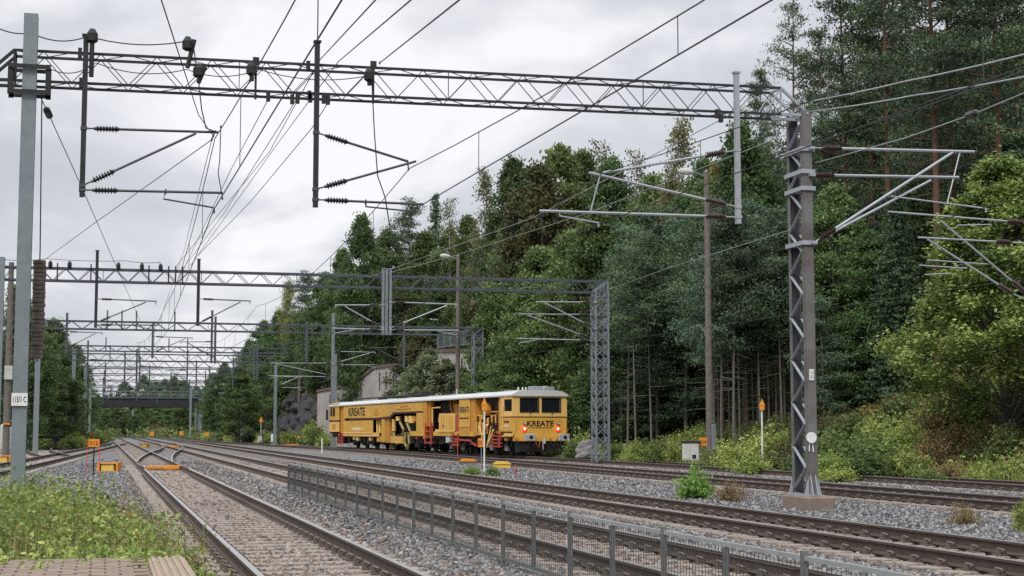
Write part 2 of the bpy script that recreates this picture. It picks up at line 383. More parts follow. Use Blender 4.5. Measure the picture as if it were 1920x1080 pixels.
def sleeper_mb():
    b = MB(); h = 1.3
    prof = [(-h, -.32), (h, -.32), (h, -.175), (.45, -.195), (-.45, -.195), (-h, -.175)]
    n = len(prof)
    vs = [(x, -.14, z) for x, z in prof] + [(x, .14, z) for x, z in prof]
    vs = [(x, y * (0.86 if z > -.25 else 1), z) for x, y, z in vs]
    b.add(vs, [tuple(range(n)), tuple(range(2 * n - 1, n - 1, -1))] + [(i, i + n, (i + 1) % n + n, (i + 1) % n) for i in range(n)])
    return b
def fastening_mb():
    b = MB()
    for s in (-1, 1):
        pts = [(s * .07, -.05, -.145), (s * .10, -.055, -.115), (s * .135, -.03, -.10), (s * .15, 0, -.095), (s * .135, .035, -.10), (s * .10, .055, -.12), (s * .075, .045, -.15)]
        b.tube(pts, .014, 5); b.box(s * .085 - .015, s * .085 + .015, -.05, .05, -.178, -.14); b.bar((s * .15, 0, -.178), (s * .15, 0, -.10), .05, .05)
    b.box(-.18, .18, -.07, .07, -.186, -.1735)
    return b
_sl = sleeper_mb().build('sleeper', 'sleeper', bevel=.012); SLEEPER_ME = _sl.data; bpy.data.objects.remove(_sl)
_fa = fastening_mb().build('rail_fastening', 'clip'); FAST_ME = _fa.data; bpy.data.objects.remove(_fa)
RAILS = []           # (path, offset) kept to keep stones off them
def heading(path, y):
    for a, b in zip(path, path[1:]):
        if min(a.y, b.y) <= y <= max(a.y, b.y) and abs(b.y - a.y) > 1e-6:
            t = (y - a.y) / (b.y - a.y); return a.lerp(b, t), (b - a).normalized()
    return path[-1], (path[-1] - path[-2]).normalized()
def track(pts, label, y_first, n_single=100, n_fast=0, y_last=190, sleepers=True, pitch=0.61, zt=0.0, group='railway tracks of the yard'):
    path = dense(pts); o = thing('railway_track', label, 'railway track', (0, 0, 0), 0, group)
    for s in (-1, 1): rail_mesh(path, s * GAUGE, zt).build('rail', ('railrust', 'railtop'), o)
    RAILS.append(path)
    if not sleepers: return o
    y, k = y_first, 0; rest = []
    while y < y_last:
        p, d = heading(path, y); a = atan2(-d.x, d.y)
        if k < n_single:
            s = link('sleeper', SLEEPER_ME, o, (p.x, p.y, zt)); s.rotation_euler = (0, 0, a + random.uniform(-.006, .006))
            if k < n_fast:
                for g in (-1, 1): link('rail_fastening', FAST_ME, s, (g * GAUGE, 0, 0))
        else: rest.append((p.x, p.y, a))
        y += pitch; k += 1
    if rest:
        base = np.array([v.co for v in SLEEPER_ME.vertices]); qs = []; vs = []
        b = MB()
        for (x, yy, a) in rest:
            ca, sa = cos(a), sin(a)
            b.add([(x + vx * ca - vy * sa, yy + vx * sa + vy * ca, vz + zt) for vx, vy, vz in [(-1.3, -.13, -.3), (1.3, -.13, -.3), (1.3, .13, -.3), (-1.3, .13, -.3), (-1.3, -.12, -.175), (1.3, -.12, -.175), (1.3, .12, -.175), (-1.3, .12, -.175)]],
                  [(3, 2, 1, 0), (4, 5, 6, 7), (0, 1, 5, 4), (1, 2, 6, 5), (2, 3, 7, 6), (3, 0, 4, 7)])
        tag(b.build('sleeper', 'sleeper', o), kind='stuff')
    return o
track([(2.37, -5), (2.37, 340)], 'railway track with shiny rails running between platform end and mesh fence', 12.4, 100, 70)
track([(6.43, -5), (6.43, 340)], 'railway track running just behind the low mesh fence', 12.7, 100, 62)
track([(10.67, -5), (10.67, 340)], 'railway track between the mesh fence and the concrete mast footing', 12.2, 100, 70)
track([(18.4, -5), (18.4, 60), (18.4, 98), (18.05, 115), (17.3, 130), (16.0, 149)], 'rusty siding track just behind the concrete mast footing', 24, 100, 60, 149)
track(E_PTS, 'curving outer track under the yellow train along the green bank', 24, 100, 40)
track([(-7.2, 18), (-5.6, 34), (-3.8, 62), (-2.0, 96), (0.65, 147), (1.7, 170), (2.3, 200)], 'siding track behind the grey steel pole joining the main line', 30, 100, 0, 150)
track([(-4.5, 127.5), (-4.4, 118), (-3.8, 106), (-2.75, 94), (-2.35, 90)], 'short stub track ending at the black buffer stop', 93, 60, 0, 127)
track([(2.37, 58), (2.44, 73), (3.5, 95), (4.9, 115), (5.85, 132), (6.36, 150), (6.43, 162)], 'curved crossover rails linking the first track to the second', 0, sleepers=False)
make_ground()

# ------------------------------------------------------------------ loose ballast stones (uncountable)
def ballast():
    n = 165000
    d = 14.5 * np.exp(RNG.random(n) * np.log(92 / 14.5)); a = RNG.uniform(-0.36, 0.36, n)
    az = YAW + a; X = d / np.cos(a) * np.sin(az); Y = d / np.cos(a) * np.cos(az)
    xr = np.interp(Y, _XRy, _XRx)
    ok = (RNG.random(n) > sm(50, 92, d)) & (X < xr - .6) & (X > np.where(Y < 16, 0.9, np.where(Y < 30, 0.55 + RNG.normal(0, .3, n), -9)))
    on_sleeper = np.zeros(n, bool); shallow = np.zeros(n)
    for path in RAILS:
        py_ = np.array([p.y for p in path]); px_ = np.array([p.x for p in path]); o = np.argsort(py_)
        xc = np.interp(Y, py_[o], px_[o]); inside = (Y > py_.min()) & (Y < py_.max()); u = np.abs(X - xc)
        ok &= ~(inside & (np.abs(u - GAUGE) < .115))
        on_sleeper |= inside & (u < 1.34)
    for first, xc in ((12.4, 2.37), (12.7, 6.43), (12.2, 10.67), (24, 18.4)):
        ph = np.abs(((Y - first) / .61 + .5) % 1 - .5) * .61
        ok &= ~((np.abs(X - xc) < 1.3) & (ph < .15) & (RNG.random(n) < .97 - .5 * (np.abs(X - xc) < .45) * (xc < 9)))
    X, Y, d, on = X[ok], Y[ok], d[ok], on_sleeper[ok]; n = len(X)
    size = RNG.uniform(.018, .038, n) * (1 + np.maximum(d - 26, 0) * .014)
    Z = hgt(X, Y) + np.where(on, .024, .02) + RNG.uniform(-.014, .012, n)
    base = np.array([(-1, -1, -1), (1, -1, -1), (1, 1, -1), (-1, 1, -1), (-1, -1, 1), (1, -1, 1), (1, 1, 1), (-1, 1, 1)], float) * .62
    V = base[None] * (1 + RNG.uniform(-.45, .45, (n, 8, 3))) * RNG.uniform(.7, 1.35, (n, 1, 3))
    th, ph, ps = RNG.uniform(0, 2 * pi, (3, n))
    def rot(V, a, i, j):
        c, s = np.cos(a)[:, None], np.sin(a)[:, None]; x, y = V[..., i].copy(), V[..., j].copy(); V[..., i] = c * x - s * y; V[..., j] = s * x + c * y
    rot(V, th, 0, 1); rot(V, ph, 1, 2); rot(V, ps, 0, 1)
    V = V * size[:, None, None] + np.stack([X, Y, Z], -1)[:, None]
    q = np.array([(3, 2, 1, 0), (4, 5, 6, 7), (0, 1, 5, 4), (1, 2, 6, 5), (2, 3, 7, 6), (3, 0, 4, 7)])
    Q = (np.arange(n)[:, None, None] * 8 + q[None]).reshape(-1, 4)
    u = np.full(n, 9.0)
    for xc in (2.37, 6.43, 10.67, 18.4): u = np.minimum(u, np.abs(X - xc))
    dusty = np.clip(1.35 - u / 1.7, 0, 1)
    tint = np.clip(RNG.beta(1.6, 1.7, n) * .5 + .5 * (RNG.random(n) < dusty * .8), 0, 1)
    m = bpy.data.materials.new('ballast_stone'); m.use_nodes = True; t = m.node_tree; b = t.nodes['Principled BSDF']
    b.inputs['Roughness'].default_value = .85
    at = N(t, 'ShaderNodeAttribute'); at.attribute_name = 'tint'; r = N(t, 'ShaderNodeValToRGB'); t.links.new(at.outputs['Fac'], r.inputs[0])
    r.color_ramp.elements[0].color = (0.050, 0.050, 0.055, 1); r.color_ramp.elements[1].color = (0.40, 0.335, 0.28, 1)
    for p, c in ((.2, (0.125, 0.125, 0.130)), (.36, (0.255, 0.252, 0.252)), (.5, (0.40, 0.39, 0.38)), (.55, (0.115, 0.082, 0.066)), (.8, (0.23, 0.175, 0.14))):
        k = r.color_ramp.elements.new(p); k.color = (*c, 1)
    t.links.new(r.outputs[0], b.inputs['Base Color'])
    tag(link('ballast_stones', fast_mesh('ballast_stones', V.reshape(-1, 3), Q, m, np.repeat(tint, 8))), kind='stuff')
ballast()

# ------------------------------------------------------------------ platform end
def platform():
    z = .27; xe = .78; yend = 14.7
    o = thing('platform_end', 'paved end of a low station platform at the bottom corner with striped edge', 'platform')
    MB().box(-6, xe, -8, yend, -.4, z - .062).build('platform_base', 'conc', o)
    b = MB(); y = yend; r = 0
    while y > 8.5:
        x = xe - .36 - (r % 2) * .12
        while x > -5.5:
            g = .011; b.box(x - .24 + g, x - g, y - .16 + g, y - g, z - .06, z - random.uniform(0, .004)); x -= .24
        y -= .16; r += 1
    b.build('paving', 'paver', o)
    b = MB()
    b.box(xe - .34, xe, 8, yend, z - .06, z - .012)
    for i in range(5): b.box(xe - .31 + i * .062, xe - .275 + i * .062, 8, yend - .01, z - .011, z + .004)
    b.build('tactile_edge_strip', 'tactile', o, bevel=.004)
platform()

# ------------------------------------------------------------------ mesh fence between the tracks
M['rail_bright'] = mat('highlight_toned_rail', (0.40, 0.42, 0.43), 0.4, 0.4, 0.12, 6)  # paler base colour paints in the highlight along the fence top rail
def fence():
    X = 4.42; y0, y1 = 7.2, 37.3; zt, zb = .62, .0; o = thing('track_fence', 'low grey steel mesh fence standing on the ballast between two tracks', 'fence', (X, 0, 0))
    step = 2.56; posts = []; y = y1
    while y > y0 - 1: posts.append(y); y -= step
    for y in posts: MB().box(-.022, .022, y - .022, y + .022, -.35, zt + .05).build('post', 'fence', o, bevel=.005)
    for a, b_ in zip(posts, posts[1:]):
        MB().bar((.0, a - .03, zt), (.0, b_ + .03, zt), .026, .03).build('top_rail', 'rail_bright', o)
        MB().bar((.0, a - .03, zb), (.0, b_ + .03, zb), .035, .04).build('bottom_rail', 'fence', o)
        m = (a + b_) / 2; MB().box(-.022, .018, m - .016, m + .02, zb + .02, zt - .025).build('panel_stiffener', 'fence', o)
        w = MB(); n = 40; r = .0029
        for i in range(1, n):
            yy = a + (b_ - a) * i / n; w.tube([(-.034, yy, zb + .02), (-.034, yy, zt - .02)], r, 3, cap=False)
        for k in range(1, 8):
            zz = zb + (zt - zb) * k / 8; w.tube([(-.04, a - .03, zz), (-.04, b_ + .03, zz)], r * 1.1, 3, cap=False)
        w.build('wire_mesh', 'fence_wire', o)
fence()

# ------------------------------------------------------------------ overhead line structures
def insulator(p, q, parent, m='insul', L=.46, r=.072):
    p, q = Vector(p), Vector(q); d = (q - p).normalized(); b = MB()
    prof = [(0, .03), (.05, .034), (.06, .045)]
    n = 7; t0, t1 = .07, L - .06
    for i in range(n):
        t = t0 + (t1 - t0) * i / (n - 1); w_ = (t1 - t0) / n * .3
        prof += [(t - w_, .036), (t, r), (t + w_ * .4, r * .9), (t + w_, .036)]
    prof += [(L - .04, .045), (L, .03)]
    b.lathe(p, p + d * L, prof, 8); return b.build('insulator', m, parent, smooth=False)
def cantilever(parent, Y, x, members, arm=None, links=(), tube='tube_dark', ins='insul_dark', r=.026, gap=.18):
    """members: (z at post, x end, z end) tubes held on insulators; arm: registration arm points"""
    c = MB(); rods = []
    for (z0, xe, ze) in members:
        p = Vector((x, Y, z0)); q = Vector((xe, Y, ze)); d = (q - p).normalized()
        a = p + d * gap; e_ = a + d * .46
        c.tube([p, a], .016, 5); c.tube([e_, q], r, 6); rods.append((a, e_))
        c.box(x - .06, x + .06, Y - .06, Y + .06, z0 - .03, z0 + .03)
    for (a, b_) in links: c.tube([(a[0], Y, a[1]), (b_[0], Y, b_[1])], .016, 5)
    if arm:
        c.tube([(a[0], Y, a[1]) for a in arm], .017, 5)
        c.tube([(arm[-1][0], Y, arm[-1][1]), (arm[-1][0], Y, arm[-1][1] - .08)], .02, 5)
    o = c.build('cantilever', tube, parent)
    for a, e_ in rods: insulator(a, e_, o, ins)
    return o
def truss(parent, Y, xl, xr, zu, zl, w_=.5, mat_='truss', slope=0.0, r=.05, rb=.02, bays=None):
    """box truss beam of four chords with zigzag lacing, slope = rise over the whole length"""
    zz = lambda x, z: z + slope * (x - xl) / (xr - xl)
    for yy in (Y, Y + w_):
        for z in (zu, zl):
            MB().bar((xl, yy, zz(xl, z)), (xr, yy, zz(xr, z)), r).build('beam_chord', mat_, parent)
    b = MB(); n = bays or max(4, int((xr - xl) / 1.0)); dx = (xr - xl) / n
    for i in range(n):
        x0, x1 = xl + i * dx, xl + (i + 1) * dx; xm = (x0 + x1) / 2
        for yy in (Y, Y + w_):
            b.bar((x0, yy, zz(x0, zl)), (xm, yy, zz(xm, zu)), rb); b.bar((xm, yy, zz(xm, zu)), (x1, yy, zz(x1, zl)), rb)
        for z in (zu, zl):
            b.bar((x0, Y, zz(x0, z)), (xm, Y + w_, zz(xm, z)), rb * .9); b.bar((xm, Y + w_, zz(xm, z)), (x1, Y, zz(x1, z)), rb * .9)
        if i % 4 == 0: b.bar((x0, Y, zz(x0, zl)), (x0, Y, zz(x0, zu)), rb)
    b.build('lattice_bracing', mat_, parent)
def hpole(parent, name, x, y, z0, z1, w_, mat_, t=.018):
    b = MB(); h = w_ / 2
    b.box(x - h, x + h, y - h, y - h + t, z0, z1); b.box(x - h, x + h, y + h - t, y + h, z0, z1); b.box(x - t / 2, x + t / 2, y - h + t, y + h - t, z0, z1)
    return b.build(name, mat_, parent)
def lattice_mast(parent, x0, x1, y0, y1, zb, zt, mat_='galv', r=.07, n=14, rb=.035, name='lattice_mast'):
    b = MB()
    for x in (x0, x1):
        for y in (y0, y1): b.bar((x, y, zb), (x, y, zt), r)
    o = b.build(name, mat_, parent); l = MB(); dz = (zt - zb) / n
    for i in range(n):
        a, c = zb + i * dz, zb + (i + 1) * dz
        for y in (y0, y1): l.bar((x0, y, a), (x1, y, c), rb); l.bar((x1, y, a), (x0, y, c), rb)
        for x in (x0, x1):
            l.bar((x, y0, a), (x, y1, c), rb); l.bar((x, y1, a), (x, y0, c), rb)
    l.build('lattice_bracing', mat_, o); return o
def post(parent, x, Y, z0, z1, mat_='truss', w_=.095):
    b = MB(); b.box(x - w_ / 2, x + w_ / 2, Y - w_ / 2, Y + w_ / 2, z0, z1); b.box(x - w_ / 2 - .025, x + w_ / 2 + .025, Y - .075, Y + .075, z1 - .004, z1 + .03)
    o = b.build('drop_post', mat_, parent); return o
GR = 'gantries spanning the tracks'

M['galv_bright'] = mat('bright_lacing_steel', (0.33, 0.355, 0.375), 0.5, 0.2, 0.12, 6)
# ---- the near gantry
def gantry_near():
    Y = 29.1
    g = thing('overhead_line_gantry', 'large dark gantry with long lattice beam from grey pole to concrete mast footing', 'gantry', (0, 0, 0), 0, GR)
    truss(g, Y, -1.72, 13.72, 8.455, 7.885, .5, 'truss', .195, .046, .015, 15)
    b = MB()
    for yy in (Y, Y + .5):
        b.bar((-1.72, yy, 8.455), (-2.3, yy, 7.88), .055); b.bar((-1.72, yy, 7.885), (-4.2, yy, 7.84), .055)
        b.bar((-1.72, yy, 8.455), (-1.72, yy, 7.885), .04)
    b.bar((-1.72, Y, 8.455), (-1.72, Y + .5, 8.455), .05); b.bar((-2.6, Y, 7.87), (-2.2, Y + .5, 7.87), .025); b.bar((-3.2, Y, 7.86), (-2.6, Y + .5, 7.87), .025)
    b.build('beam_end_frame', 'truss', g)
    b = MB()
    for yy in (Y, Y + .5):
        b.bar((13.72, yy, 8.65), (14.36, yy + .0, 8.12), .055); b.bar((13.72, yy, 8.08), (14.5, yy, 8.10), .06)
        b.bar((13.72, yy, 8.65), (13.72, yy, 8.08), .035); b.bar((13.72, yy, 8.65), (13.35, yy, 8.08), .03); b.bar((13.72, yy, 8.08), (14.0, yy, 8.42), .03)
    b.bar((13.72, Y, 8.65), (13.72, Y + .5, 8.65), .05); b.bar((14.3, Y - .06, 8.13), (14.3, Y + .6, 8.13), .05)
    b.build('beam_end_frame', 'lace', g)
    # grey H pole in front of the beam
    hpole(g, 'pole', -1.43, Y - .22, -.5, 9.08, .25, 'galv_pale')
    b = MB()
    for x in (-1.76, -1.10): b.box(x - .045, x + .045, Y - .40, Y - .36, 7.55, 8.12); b.box(x - .045, x + .045, Y - .04, Y, 7.55, 8.12)
    for z in (7.60, 8.07): b.box(-1.80, -1.06, Y - .425, Y - .40, z - .04, z + .04); b.box(-1.80, -1.06, Y - .04, Y - .01, z - .035, z + .035)
    b.build('clamp_frame', 'black', g)
    pl = MB().box(-1.57, -1.295, Y - .385, Y - .37, 1.87, 2.10).build('number_plate', 'white', g)
    lettering('plate_lettering', '115/1 C', pl, (-1.43, Y - .386, 1.985), (1, 0, 0), (0, 0, 1), .105, 'ink', .225, .01, .003)
    # right mast: two channels joined by lacing
    x0, x1 = 14.19, 14.39; y0, y1 = Y - .03, Y + .72; b = MB()
    for yy, s in ((y0, 1), (y1, -1)):
        b.box(x0, x1, yy - .012, yy + .012, .12, 8.2)
        for xx in (x0, x1): b.box(xx - .014, xx + .014, min(yy, yy + s * .1), max(yy, yy + s * .1), .12, 8.2)
    m = b.build('mast', 'mastbrown', g)
    n = 17; dz = (7.9 - .2) / n
    for xx in (x0 - .012, x1 + .012):
        b = MB()
        for i in range(n):
            za, zb_ = .2 + i * dz, .2 + (i + 1) * dz; ya, yb = (y0 + .07, y1 - .07) if i % 2 else (y1 - .07, y0 + .07)
            b.bar((xx, ya, za), (xx, yb, zb_), .014, .062, 0, (1, 0, 0))
        b.build('lacing', 'galv_bright', m)
    MB().box(x0 + .03, x1 - .03, y1 - .14, y1 - .125, .15, 8.1).build('mast_web', 'mastdark', m)
    for z, nm in ((6.88, 'lace'), (7.36, 'lace'), (5.36, 'lace'), (6.52, 'lace')):
        MB().box(x0 - .06, x1 + .06, y0 - .05, y1 + .05, z - .045, z + .045).build('mast_band', nm, m)
    b = MB(); b.box(14.0, 14.58, Y - .42, Y + .86, -.75, .062); b.build('footing', 'conc_brown', g, bevel=.02)
    b = MB(); b.box(x0 - .10, x1 + .10, y0 - .08, y1 + .08, .064, .09)
    for sx in (x0, x1):
        for sy in (y0, y1):
            dx = .09 if sx == x1 else -.09
            b.prism([(sx, .09), (sx + dx, .09), (sx, .46)], 1, sy - .015, sy + .015)
    b.prism([((y0 - .14), .09), (y0, .09), (y0, .55)], 0, 14.22, 14.24); b.prism([((y0 - .14), .09), (y0, .09), (y0, .55)], 0, 14.33, 14.35)
    b.build('base_plate', 'lace', g)
    pl = MB().box(14.235, 14.345, y0 - .03, y0 - .016, 2.47, 2.70).build('number_plate', 'white', m)
    lettering('plate_lettering', '115\n1D', pl, (14.29, y0 - .03, 2.585), (1, 0, 0), (0, 0, 1), .16, 'ink', .09, 0, .003)
    b = MB(); b.lathe((14.24, y0 - .06, 1.28), (14.24, y0 - .075, 1.28), [(0, .115), (.015, .115)], 16); b.build('round_marker', 'white', m)
    b = MB(); b.tube([(14.21, y0 - .03, 1.17), (14.20, y0 - .04, 1.0)], .012, 5); b.tube([(14.28, y0 - .03, 1.17), (14.29, y0 - .04, .98)], .012, 5); b.build('marker_cable', 'white', m)
    # drop posts and cantilevers
    yp = Y - .09
    post(g, -.45, yp, 5.74, 8.78); post(g, 3.88, yp, 5.71, 8.95); post(g, 12.67, yp, 5.70, 8.88, 'lace', .10)
    cantilever(g, yp, -.45, [(7.03, 2.02, 7.08), (5.95, 1.60, 7.04), (5.87, 2.12, 5.92)], [(1.06, 5.9), (1.02, 5.76), (1.95, 5.63), (1.96, 5.6)], [((1.95, 7.08), (1.9, 6.95)), ((1.06, 5.95), (1.06, 5.85))])
    cantilever(g, yp, 3.88, [(7.17, 5.68, 6.69), (6.06, 5.85, 6.70), (5.86, 6.0, 5.85)], [(4.85, 5.83), (4.86, 5.76), (5.8, 5.70)], [((5.68, 6.72), (5.7, 6.5)), ((4.86, 5.9), (4.86, 5.76))])
    cantilever(g, yp, 12.67, [(7.25, 9.72, 6.64), (6.05, 9.42, 6.63), (5.84, 8.38, 5.81)], [(8.8, 5.80), (8.8, 5.72), (9.62, 5.61)], [((9.45, 5.84), (9.66, 6.6))], 'tube', 'insul', .03, .28)
    cantilever(g, yp, 14.36, [(7.38, 18.25, 7.48)], None, (), 'tube', 'insul', .034, .25)
    cantilever(g, yp, 14.36, [(6.80, 17.85, 6.90)], None, (), 'tube', 'insul', .032, .06)
    cantilever(g, yp, 14.38, [(5.36, 17.72, 7.44)], [(16.2, 6.42), (18.5, 6.24)], [((17.9, 7.46), (17.55, 6.3))], 'tube', 'insul', .034, .14)
    cantilever(g, yp + .3, 14.38, [(5.33, 17.35, 6.86)], None, (), 'tube', 'insul', .032, .14)
    # small insulators and stubs standing on the beam
    for x, z0, z1, big in ((-.34, 8.0, 8.86, 1), (1.41, 8.28, 8.83, 1), (1.62, 8.0, 8.32, 1), (2.7, 8.05, 8.55, 0), (2.62, 8.1, 8.42, 1), (4.98, 8.1, 8.62, 0), (4.9, 8.15, 8.44, 1)):
        b = MB()
        if big: b.tube([(x, Y - .14, z0), (x + (.12 if .5 < x < 2 else 0), Y - .14, z1)], .045, 7); b.lathe((x, Y - .14, z1 - .22), (x, Y - .14, z1 + .05), [(0, .05), (.04, .105), (.18, .105), (.27, .05)], 9)
        else: b.box(x - .02, x + .02, Y - .14, Y - .1, z0 - .3, z1); b.box(x - .06, x + .06, Y - .15, Y - .12, z1 - .14, z1 + .02)
        b.build('beam_insulator', 'black', g)
    for px, py in ((503, 182), (548, 187), (558, 186), (582, 184), (607, 186), (615, 188), (1345, 214), (1352, 222), (150, 100), (152, 156), (578, 124), (580, 180)):
        x, z = xz(px, py, Y - .1)
        MB().box(x - .035, x + .035, Y - .14, Y - .04, z - .08, z + .10).build('beam_clamp', 'black', g)
gantry_near()

# ---- second gantry
def drop(g, x, Y, z0, z1, m='truss_far', w_=.11): post(g, x, Y - .08, z0, z1, m, w_)
def cant_set(g, Y, x, s, L, zc=5.75, hi=1.35, m='tube_dark', ins='insul_dark', low=True):
    """an ordinary bracket reaching L metres to side s"""
    ms = [(zc + hi + .05, x + s * L, zc + hi), (zc + .3, x + s * (L - .45), zc + hi - .05)]
    if low: ms.append((zc + .22, x + s * (L + .1), zc + .25))
    return cantilever(g, Y - .1, x, ms, [(x + s * (L - 1.0), zc + .22), (x + s * L, zc + .03)] if low else None, [((x + s * L, zc + hi), (x + s * (L - .05), zc + hi - .15))], m, ins, .03, .2)
def gantry_second():
    Y = 68.4
    g = thing('overhead_line_gantry', 'grey gantry behind the near one ending in a tall lattice mast right of train', 'gantry', (0, 0, 0), 0, GR)
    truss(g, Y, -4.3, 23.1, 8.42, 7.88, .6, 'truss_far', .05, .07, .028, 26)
    hpole(g, 'pole', -4.3, Y - .15, -.5, 8.8, .28, 'galv_pale')
    lattice_mast(g, 22.5, 23.12, Y - .05, Y + .6, -.1, 8.0, 'galv', .085, 13, .04)
    b = MB()
    for yy in (Y, Y + .6): b.bar((23.12, yy, 8.47), (22.45, yy, 7.95), .06); b.bar((23.12, yy, 8.47), (23.12, yy, 7.9), .08); b.bar((22.8, yy, 8.2), (22.6, yy, 7.6), .05)
    b.build('beam_end_frame', 'galv', g)
    drop(g, -.35, Y, 5.84, 9.2, 'truss', .13); drop(g, 4.0, Y, 6.0, 8.95, 'truss', .13)
    for x in (12.28, 12.44, 12.62): drop(g, x, Y, 5.74, 8.76, 'galv')
    cant_set(g, Y, -.35, 1, 2.55, 5.75, 1.3); cant_set(g, Y, 4.0, 1, 2.3, 5.8, 1.35, low=False)
    cant_set(g, Y, 12.28, -1, 2.2, 5.75, 1.3, 'tube', 'insul'); cant_set(g, Y, 12.62, 1, 3.1, 5.75, 1.45, 'tube', 'insul')
    cant_set(g, Y, 22.45, -1, 2.9, 5.9, 1.5, 'tube', 'insul', False); cant_set(g, Y + .5, 22.45, -1, 3.6, 5.45, 1.4, 'tube', 'insul')
    for x in (-2.3, -1.5, .55, 1.55, 2.35): MB().lathe((x, Y - .1, 8.36), (x, Y - .1, 8.75), [(0, .03), (.1, .09), (.26, .09), (.36, .04)], 8).build('beam_insulator', 'black', g)
    for x in (-2.0, -.6, 1.85, 3.0, 3.3, 2.7): MB().bar((x, Y - .1, 7.9), (x, Y - .1, 8.62), .06).build('beam_stub', 'black', g)
gantry_second()

def gantry_far(Y, xl, xr, zu, zl, label, drops, left=True, right=True, lat=False, m='truss_far', stubs=()):
    g = thing('overhead_line_gantry', label, 'gantry', (0, 0, 0), 0, GR)
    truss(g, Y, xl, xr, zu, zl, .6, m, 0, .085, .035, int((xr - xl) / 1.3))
    if left: hpole(g, 'pole', xl, Y - .2, -.5, zu + .4, .32, 'galv_pale')
    if right:
        if lat: lattice_mast(g, xr - .6, xr, Y, Y + .6, -.2, zl + .1, 'galv', .09, 11, .045)
        else: hpole(g, 'pole', xr, Y - .2, -.5, zu + .4, .32, 'galv_pale')
    if lat:
        b = MB(); b.bar((xr, Y, zu), (xr - .7, Y, zl), .07); b.bar((xr, Y, zu), (xr, Y, zl), .08); b.build('beam_end_frame', 'galv', g)
    for x, z0, z1, s, L in drops:
        drop(g, x, Y, z0, z1, m, .14)
        if s: cant_set(g, Y, x, s, L, z0 + .05, 1.3, low=False)
    for x in stubs: MB().bar((x, Y - .1, zl), (x, Y - .1, zu + .7), .09).build('beam_stub', m, g)
    return g
gantry_far(100, -3.95, 24.85, 8.3, 7.8, 'third gantry back, its lattice mast standing beside the concrete wall', [(-2.26, 6.2, 8.75, 1, 2.2), (3.04, 5.97, 8.3, 1, 2.5), (6.76, 5.7, 9.1, 0, 0), (6.98, 5.7, 8.7, -1, 2.2), (12.9, 5.7, 8.5, -1, 2.2), (19.4, 5.5, 8.65, -1, 2.3)], True, True, True, stubs=(.2, 1.1, 2.0, 4.4))
gantry_far(128, -3.2, 15.0, 8.22, 7.8, 'fourth gantry back with a pair of drop posts close together', [(2.67, 5.2, 7.95, 1, 2.1), (12.15, 5.6, 8.4, -1, 2.2), (12.42, 5.55, 8.4, 0, 0), (-1.2, 5.7, 8.6, 1, 2.0)], False, False, stubs=(.2, 3.9, 5.2, 6.7))
gantry_far(141, -3.0, 15.5, 8.2, 7.6, 'fifth gantry back, crowded between the fourth and the sixth', [(1.9, 5.4, 8.3, 1, 2), (7.4, 5.4, 8.5, -1, 2)], False, False, stubs=(.6, 3.1))
gantry_far(158, -2.6, 14.6, 8.3, 7.7, 'sixth gantry back, its right pole standing before the rock cut', [(3.6, 5.6, 8.8, 1, 2.2), (9.2, 5.6, 8.4, -1, 2.2), (12.9, 5.6, 8.7, -1, 2)], False, False)
gantry_far(180, -2.8, 15.2, 8.4, 7.8, 'seventh gantry back, far down the line before the steel bridge', [(.3, 5.6, 9, 1, 2), (5.2, 5.6, 8.8, 1, 2), (12, 5.6, 8.8, -1, 2)], False, False)
gantry_far(203, -2.9, 15.0, 8.4, 7.8, 'eighth gantry back, half way from the rock cut to the bridge', [(.2, 5.6, 9, 1, 2), (8.6, 5.6, 8.8, -1, 2), (13, 5.6, 9, -1, 2)], True, False)
gantry_far(231, -2.9, 14.6, 8.4, 7.8, 'ninth gantry back, second nearest to the steel bridge', [(.1, 5.6, 9, 1, 2), (4.9, 5.6, 8.8, 1, 2), (12.5, 5.6, 8.8, -1, 2)], True, False)
gantry_far(262, -2.6, 14.4, 8.4, 7.8, 'tenth gantry back, right in front of the steel bridge', [(.1, 5.6, 9, 1, 2), (8.9, 5.6, 8.8, -1, 2)], False, True)

# ---- single masts
def mast(px, by, ty, d, label, arms, w_=.26, m='galv_pale', base=True):
    p = atd(px, by, d); t = atd(px, ty, d); x, y = p.x, p.y; zb = H(x, y) - .3
    o = thing('catenary_mast', label, 'mast', (0, 0, 0), 0, 'single masts beside the line')
    hpole(o, 'pole', x, y, zb, t.z, w_, m)
    MB().box(x - .35, x + .35, y - .35, y + .35, zb - .5, zb + .55).build('footing', 'conc', o)
    for s, L, zc in arms: cant_set(o, y, x, s, L, zc, 1.3, 'tube', 'insul')
    return o
mast(623, 760, 587, 127, 'tall grey mast with long bracket arms rising behind the rear of the train', [(-1, 5.2, 5.6), (1, 3.6, 6.6)], .24, 'galv')
mast(627.5, 745, 664, 139, 'short bluish mast just behind the tall one at the train rear', [], .3)
mast(515, 827, 684, 153, 'pale mast standing before the dark rock cut', [(1, 2.6, 5.4)], .3)
mast(451, 827, 704, 182, 'pale mast with a rusty lower part left of the rock cut', [(-1, 2.6, 5.5)], .3)
mast(403, 820, 722, 221, 'pale mast nearest to the bridge on the train side', [(-1, 2.4, 5.5)], .3)
mast(135, 826, 654, 138, 'thick pale pole by the trees left of the bridge', [], .34)
mast(157, 822, 680, 158, 'pale pole carrying a round speed sign', [(1, 2.3, 5.6)], .32)
mast(167, 818, 700, 186, 'thin pale pole between the speed sign pole and the bridge', [(1, 2.3, 5.6)], .28)
